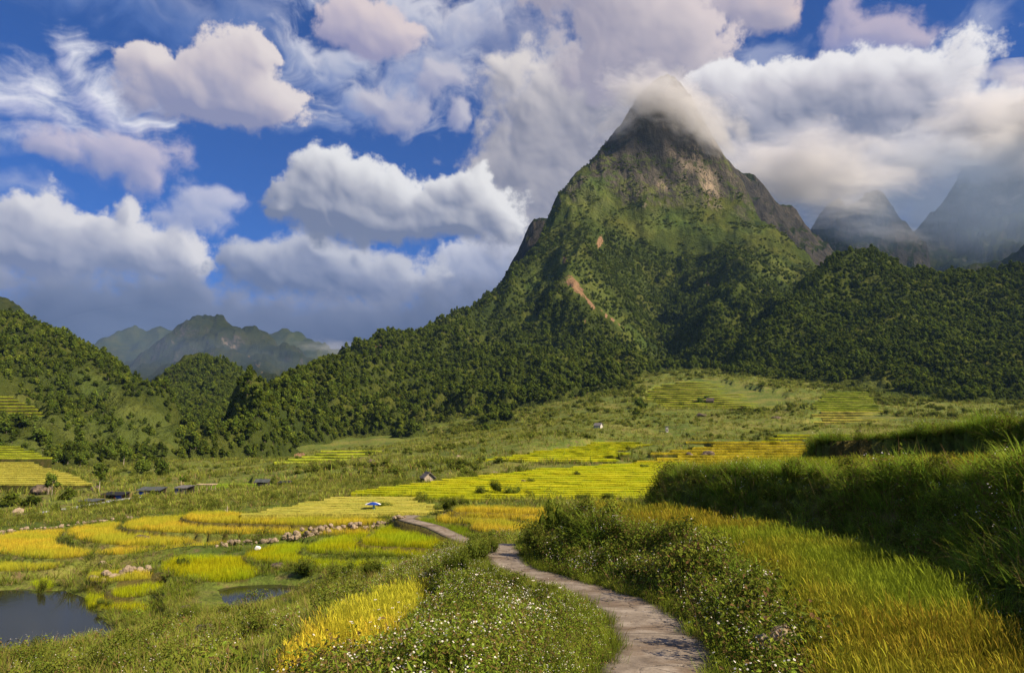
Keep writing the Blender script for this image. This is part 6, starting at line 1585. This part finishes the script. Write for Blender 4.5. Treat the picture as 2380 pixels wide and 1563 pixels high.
# ---- bushes one can tell apart
BUSHM = []
for i in range(5):
    so = shrub(850 + i, [L_SHRUB if i != 2 else L_TREE2, BARK], 1.0, 1.25, 1500, .07, core=0); BUSHM.append(so.data)
def bush(px, py, w, h, label, i=0, dmin=12, name='bush'):
    p, d = hit(px, py, dmin); W_ = w / F * d / 2; H_ = h / F * d
    o = bpy.data.objects.new(name, BUSHM[i % 5]); COL.objects.link(o); o.location = (p.x, p.y + W_ * .4, p.z - .12); o.scale = (W_ * .80, W_ * .7, H_ * .82); o.rotation_euler = (0, 0, i * 1.7 + px)
    tag(o, label, 'bush', 'bushes standing apart among the rice plots'); return o
for k, a in enumerate([(1118,1160,48,26,'left dark bush of the dark clump in the terraces'),(1150,1158,46,34,'tallest dark bush of the clump in the terraces'),(1188,1160,50,26,'right dark bush of the clump in the terraces'),(1040,1192,62,34,'large olive bush beside the far path'),(1078,1178,44,22,'olive bush between the far path and the dark clump'),
  (1232,1133,40,15,'low brown bush behind the dark rock in the bright terraces'),(1342,1116,34,13,'small bush alone high in the bright terraces'),(1502,1096,30,13,'olive bush in the amber terraces near the tall grass bank'),(1383,1098,18,8,'tiny dark bush in the upper bright terraces'),(1360,1164,60,18,'left half of the long low bush in the bright terraces'),(1412,1163,60,18,'right half of the long low bush in the bright terraces'),
  (94,1386,24,36,'dark bush growing out of the pond'),(421,1322,40,30,'small dark bush in front of the rounded yellow green plot'),(612,1500,92,60,'big leafy shrub left of the golden rice plot'),(430,1440,60,34,'brown green bush on the slope below the small pool'),(700,1348,90,50,'broad bush below the lowest green step'),(790,1352,80,44,'bush between the small pool and the golden ledge'),(860,1345,70,40,'leafy bush behind the golden ledge'),
  (240,1412,44,22,'low dark bush on the shore of the big pond'),(40,1552,110,42,'reddish brown bush at the lower left corner'),(840,1103,36,12,'dark scrub bush on the slope left of the plank hut'),(730,1172,40,10,'green bush on the stubble terraces'),(888,1190,54,16,'low green bush beside the parasol')]):
    bush(*a, k, 34 if 1340 < a[1] < 1360 else 12)
bush(1290, 1262, 84, 104, 'light green bush crowning the end of the path bank', 2, 12)
bush(1240, 1300, 80, 84, 'dark rounded bush hanging over the bend of the path', 4, 12)
for k, a in enumerate([(1108, 1318, 92, 62, 'dark bush at the top of the left bank beside the hidden path'), (1055, 1352, 84, 66, 'rounded bush above the golden ledge at the left bank'), (1140, 1292, 60, 44, 'small bush where the path tops the rise'), (1022, 1408, 80, 60, 'leafy bush on the left bank above the golden rice'), (1118, 1375, 80, 46, 'low flowering bush in the middle of the left bank')]):
    bush(*a, k + 1, 12)
bush(1345, 1290, 90, 86, 'dark bush in the middle of the path bank', 1, 12)
# big arching grass clumps
def arching(px, py, s, label, seed, matl=G_TALL, n=150, dmin=8):
    p, d = hit(px, py, dmin); so = clump(seed, [matl], n, .8, 1.75, .5, .022, (.1, .8), (.8, 2.2), 5); so.name = 'grass_clump'; COL.objects.link(so); so.location = p - Vector((0, 0, .1)); so.scale = (s, s, s)
    tag(so, label, 'grass clump', 'big arching grass clumps')
arching(1392, 1268, 1.15, 'fountain of long arching grass on the path bank', 901)
arching(1350, 1275, .8, 'smaller arching grass left of the grass fountain', 902)
arching(165, 1362, 1.3, 'tall rank grass clump beside the big pond', 903, G_OLIVE)
arching(205, 1368, 1.0, 'pale rank grass clump at the foot of the stone wall', 904, G_OLIVE)
arching(1240, 1560, .75, 'broad bladed grass clump at the bottom of the flower bank', 905, G_TALL, 60, 6)
arching(905, 1545, .7, 'long green grass blades at the bottom left of the flower bank', 906, G_TALL, 60, 6)

# ---- the flowers nearest to the viewer
FR = random.Random(41)
def flower_parts():
    pl = Plant(950); pl.blade((0, 0, 0), .3, .06, .62, .008, .12, 3, 0, .1, .6); st = pl.object('stem', [L_WEED]).data
    pl = Plant(951)
    for k in range(12):
        a = k * 2.4; z = .08 + .038 * k; pl.leaf((math.cos(a) * .05, math.sin(a) * .05, z), (math.cos(a) * .6, math.sin(a) * .6, .8), .10, .045, .3 + .05 * k)
    lf = pl.object('leaves', [L_WEED]).data
    heads = []
    for q in range(3):
        pl = Plant(952 + q); n3 = Vector((pl.r.gauss(0, .35), pl.r.gauss(-.2, .35), 1)).normalized(); u = n3.orthogonal().normalized(); v = n3.cross(u); R_ = .030
        for k in range(5):
            th = k * 1.2566; e = u * math.cos(th) + v * math.sin(th); s_ = n3.cross(e)
            vs = [e * R_ * .2, e * R_ * .7 + s_ * R_ * .45 + n3 * .003, e * R_ * 1.15 - n3 * .004, e * R_ * .7 - s_ * R_ * .45 + n3 * .003]
            pl.add([tuple(w_) for w_ in vs], [(0, 1, 2), (0, 2, 3)], [1.0] * 4, .5, 0)
        pl.add([tuple(n3 * .006 + (u * math.cos(x_) + v * math.sin(x_)) * R_ * .32) for x_ in (0, 1.05, 2.1, 3.14, 4.2, 5.2)], [(0, 1, 2, 3, 4, 5)], [1.0] * 6, .5, 1)
        heads.append(pl.object('flower_head', [WHITE, YELL]).data)
    return st, lf, heads
ST_, LF_, HD_ = flower_parts()
fx, fy = [], []
for k in range(70):
    px, py = FR.choice([(FR.uniform(790, 1300), FR.uniform(1420, 1560)), (FR.uniform(1000, 1380), FR.uniform(1370, 1500)), (FR.uniform(780, 960), FR.uniform(1400, 1555))])
    p, d = hit(px, py, 6)
    if d > 22 or line_dist(PATHXY, np.array([p.x]), np.array([p.y]))[0][0] < 1.6: continue
    r = empty('wildflower', p - Vector((0, 0, .02)), FR.uniform(0, 6.28)); s = FR.uniform(.85, 1.35); r.scale = (s, s, s)
    tag(r, 'white wildflower standing above the weeds at the front of the left bank', 'wildflower', 'white wildflowers at the front of the left bank')
    for nm, me in (('stem', ST_), ('leaves', LF_)):
        o = bpy.data.objects.new(nm, me); COL.objects.link(o); o.parent = r
    o = bpy.data.objects.new('flower_head', HD_[k % 3]); COL.objects.link(o); o.parent = r; o.location = (.055, .02, .615)
# ------------------------------------------------------------------ air
def volume_mat(name, dens, col, aniso=.0):
    m = bpy.data.materials.new(name); m.use_nodes = True; t = NT(m.node_tree); t.n.clear()
    out = t.n.new('ShaderNodeOutputMaterial'); v = t.n.new('ShaderNodeVolumePrincipled'); v.inputs['Color'].default_value = (*col, 1); v.inputs['Anisotropy'].default_value = aniso
    t._set(v.inputs['Density'], dens); t.l.new(v.outputs[0], out.inputs['Volume']); return m, t, v
MISTS = []
# mist clinging to the summits
def mist(px, py, d, rx, ry, rz, dens, label, seed, rot=0.0, nscale=2.2, cut=.42, col=(.93, .93, .95)):
    m, t, v = volume_mat('mist', 0.0, col, .2)
    tc = t.n.new('ShaderNodeTexCoord'); L_ = t.v('LENGTH', tc.outputs['Object'])
    n = t.noise(t.v('ADD', tc.outputs['Object'], (seed * 3.7, seed, 0)), nscale, 5, .6, .4)
    f = t.m('ADD', t.m('SUBTRACT', 1.0, L_), t.m('MULTIPLY', t.m('SUBTRACT', n.outputs[0], .5), 2.2))
    t._set(v.inputs['Density'], t.m('MULTIPLY', t.range(f, cut - .25, cut + .35), dens))
    bm = bmesh.new(); bmesh.ops.create_icosphere(bm, subdivisions=3, radius=1.0); me = bpy.data.meshes.new('mist'); bm.to_mesh(me); bm.free()
    o = link('mist', me, m); o.location = P3(px, py, d); o.scale = (rx, ry, rz); o.rotation_euler = (0, rot, 0); tag(o, label, 'mist', kind='stuff'); MISTS.append(o); return o
mist(1525, 225, 1420, 150, 120, 66, .024, 'cloud cap over the very tip of the great peak', 1, rad(18))
mist(1640, 290, 1410, 130, 110, 66, .018, 'mist streaming down the right shoulder of the great peak', 2, rad(38))
mist(1440, 285, 1400, 90, 80, 34, .007, 'thin wisp on the left shoulder of the great peak', 3, rad(-25))
mist(1880, 400, 2300, 420, 260, 190, .013, 'cloud rolling over the ridge between the peak and the spires', 4, rad(8))
mist(2110, 372, 2500, 330, 240, 105, .009, 'cloud hanging above the two spires', 5, col=(.8, .84, .92))
mist(2350, 310, 2700, 520, 320, 300, .012, 'cloud covering the top of the mountain wall at the right edge', 6, rad(-6))
mist(2070, 545, 2500, 230, 120, 50, .004, 'thin wisp drifting below the two spires', 7, rad(12))
mist(770, 815, 4300, 330, 300, 100, .0016, 'mist on the blue ridge right of the cone mountain', 8)
mist(2300, 470, 2450, 620, 240, 270, .0017, 'grey veil of cloud in front of the mountain wall at the right edge', 9, 0, 1.2, .30, (.40, .52, .74))
mist(2010, 500, 2350, 330, 160, 150, .0018, 'grey veil of cloud round the two spires', 10, 0, 1.4, .30, (.40, .52, .74))
mist(480, 830, 2050, 560, 240, 170, .0007, 'blue air in front of the cone mountain', 11, 0, 1.0, .25, (.45, .62, .95))
zmax = max(max(float(H['Z'].max()) for H in HILLS.values()), max(o.location.z + abs(o.scale.z) * 1.05 + abs(o.scale.x) * abs(math.sin(o.rotation_euler.y)) for o in MISTS))
x0, x1, y0, y1, z0, z1 = -4600, 4600, -1500, 7400, -80, zmax + 12
me = bpy.data.meshes.new('haze')
me.from_pydata([(x, y, z) for x in (x0, x1) for y in (y0, y1) for z in (z0, z1)], [], [(0, 1, 3, 2), (4, 6, 7, 5), (0, 4, 5, 1), (2, 3, 7, 6), (0, 2, 6, 4), (1, 5, 7, 3)]); me.update()
HAZE_M, _t, _v = volume_mat('pale_air', 3.2e-5, (.34, .58, 1.0))
haze = link('haze', me, HAZE_M); tag(haze, 'thin blue air filling the whole valley', 'haze', kind='stuff')
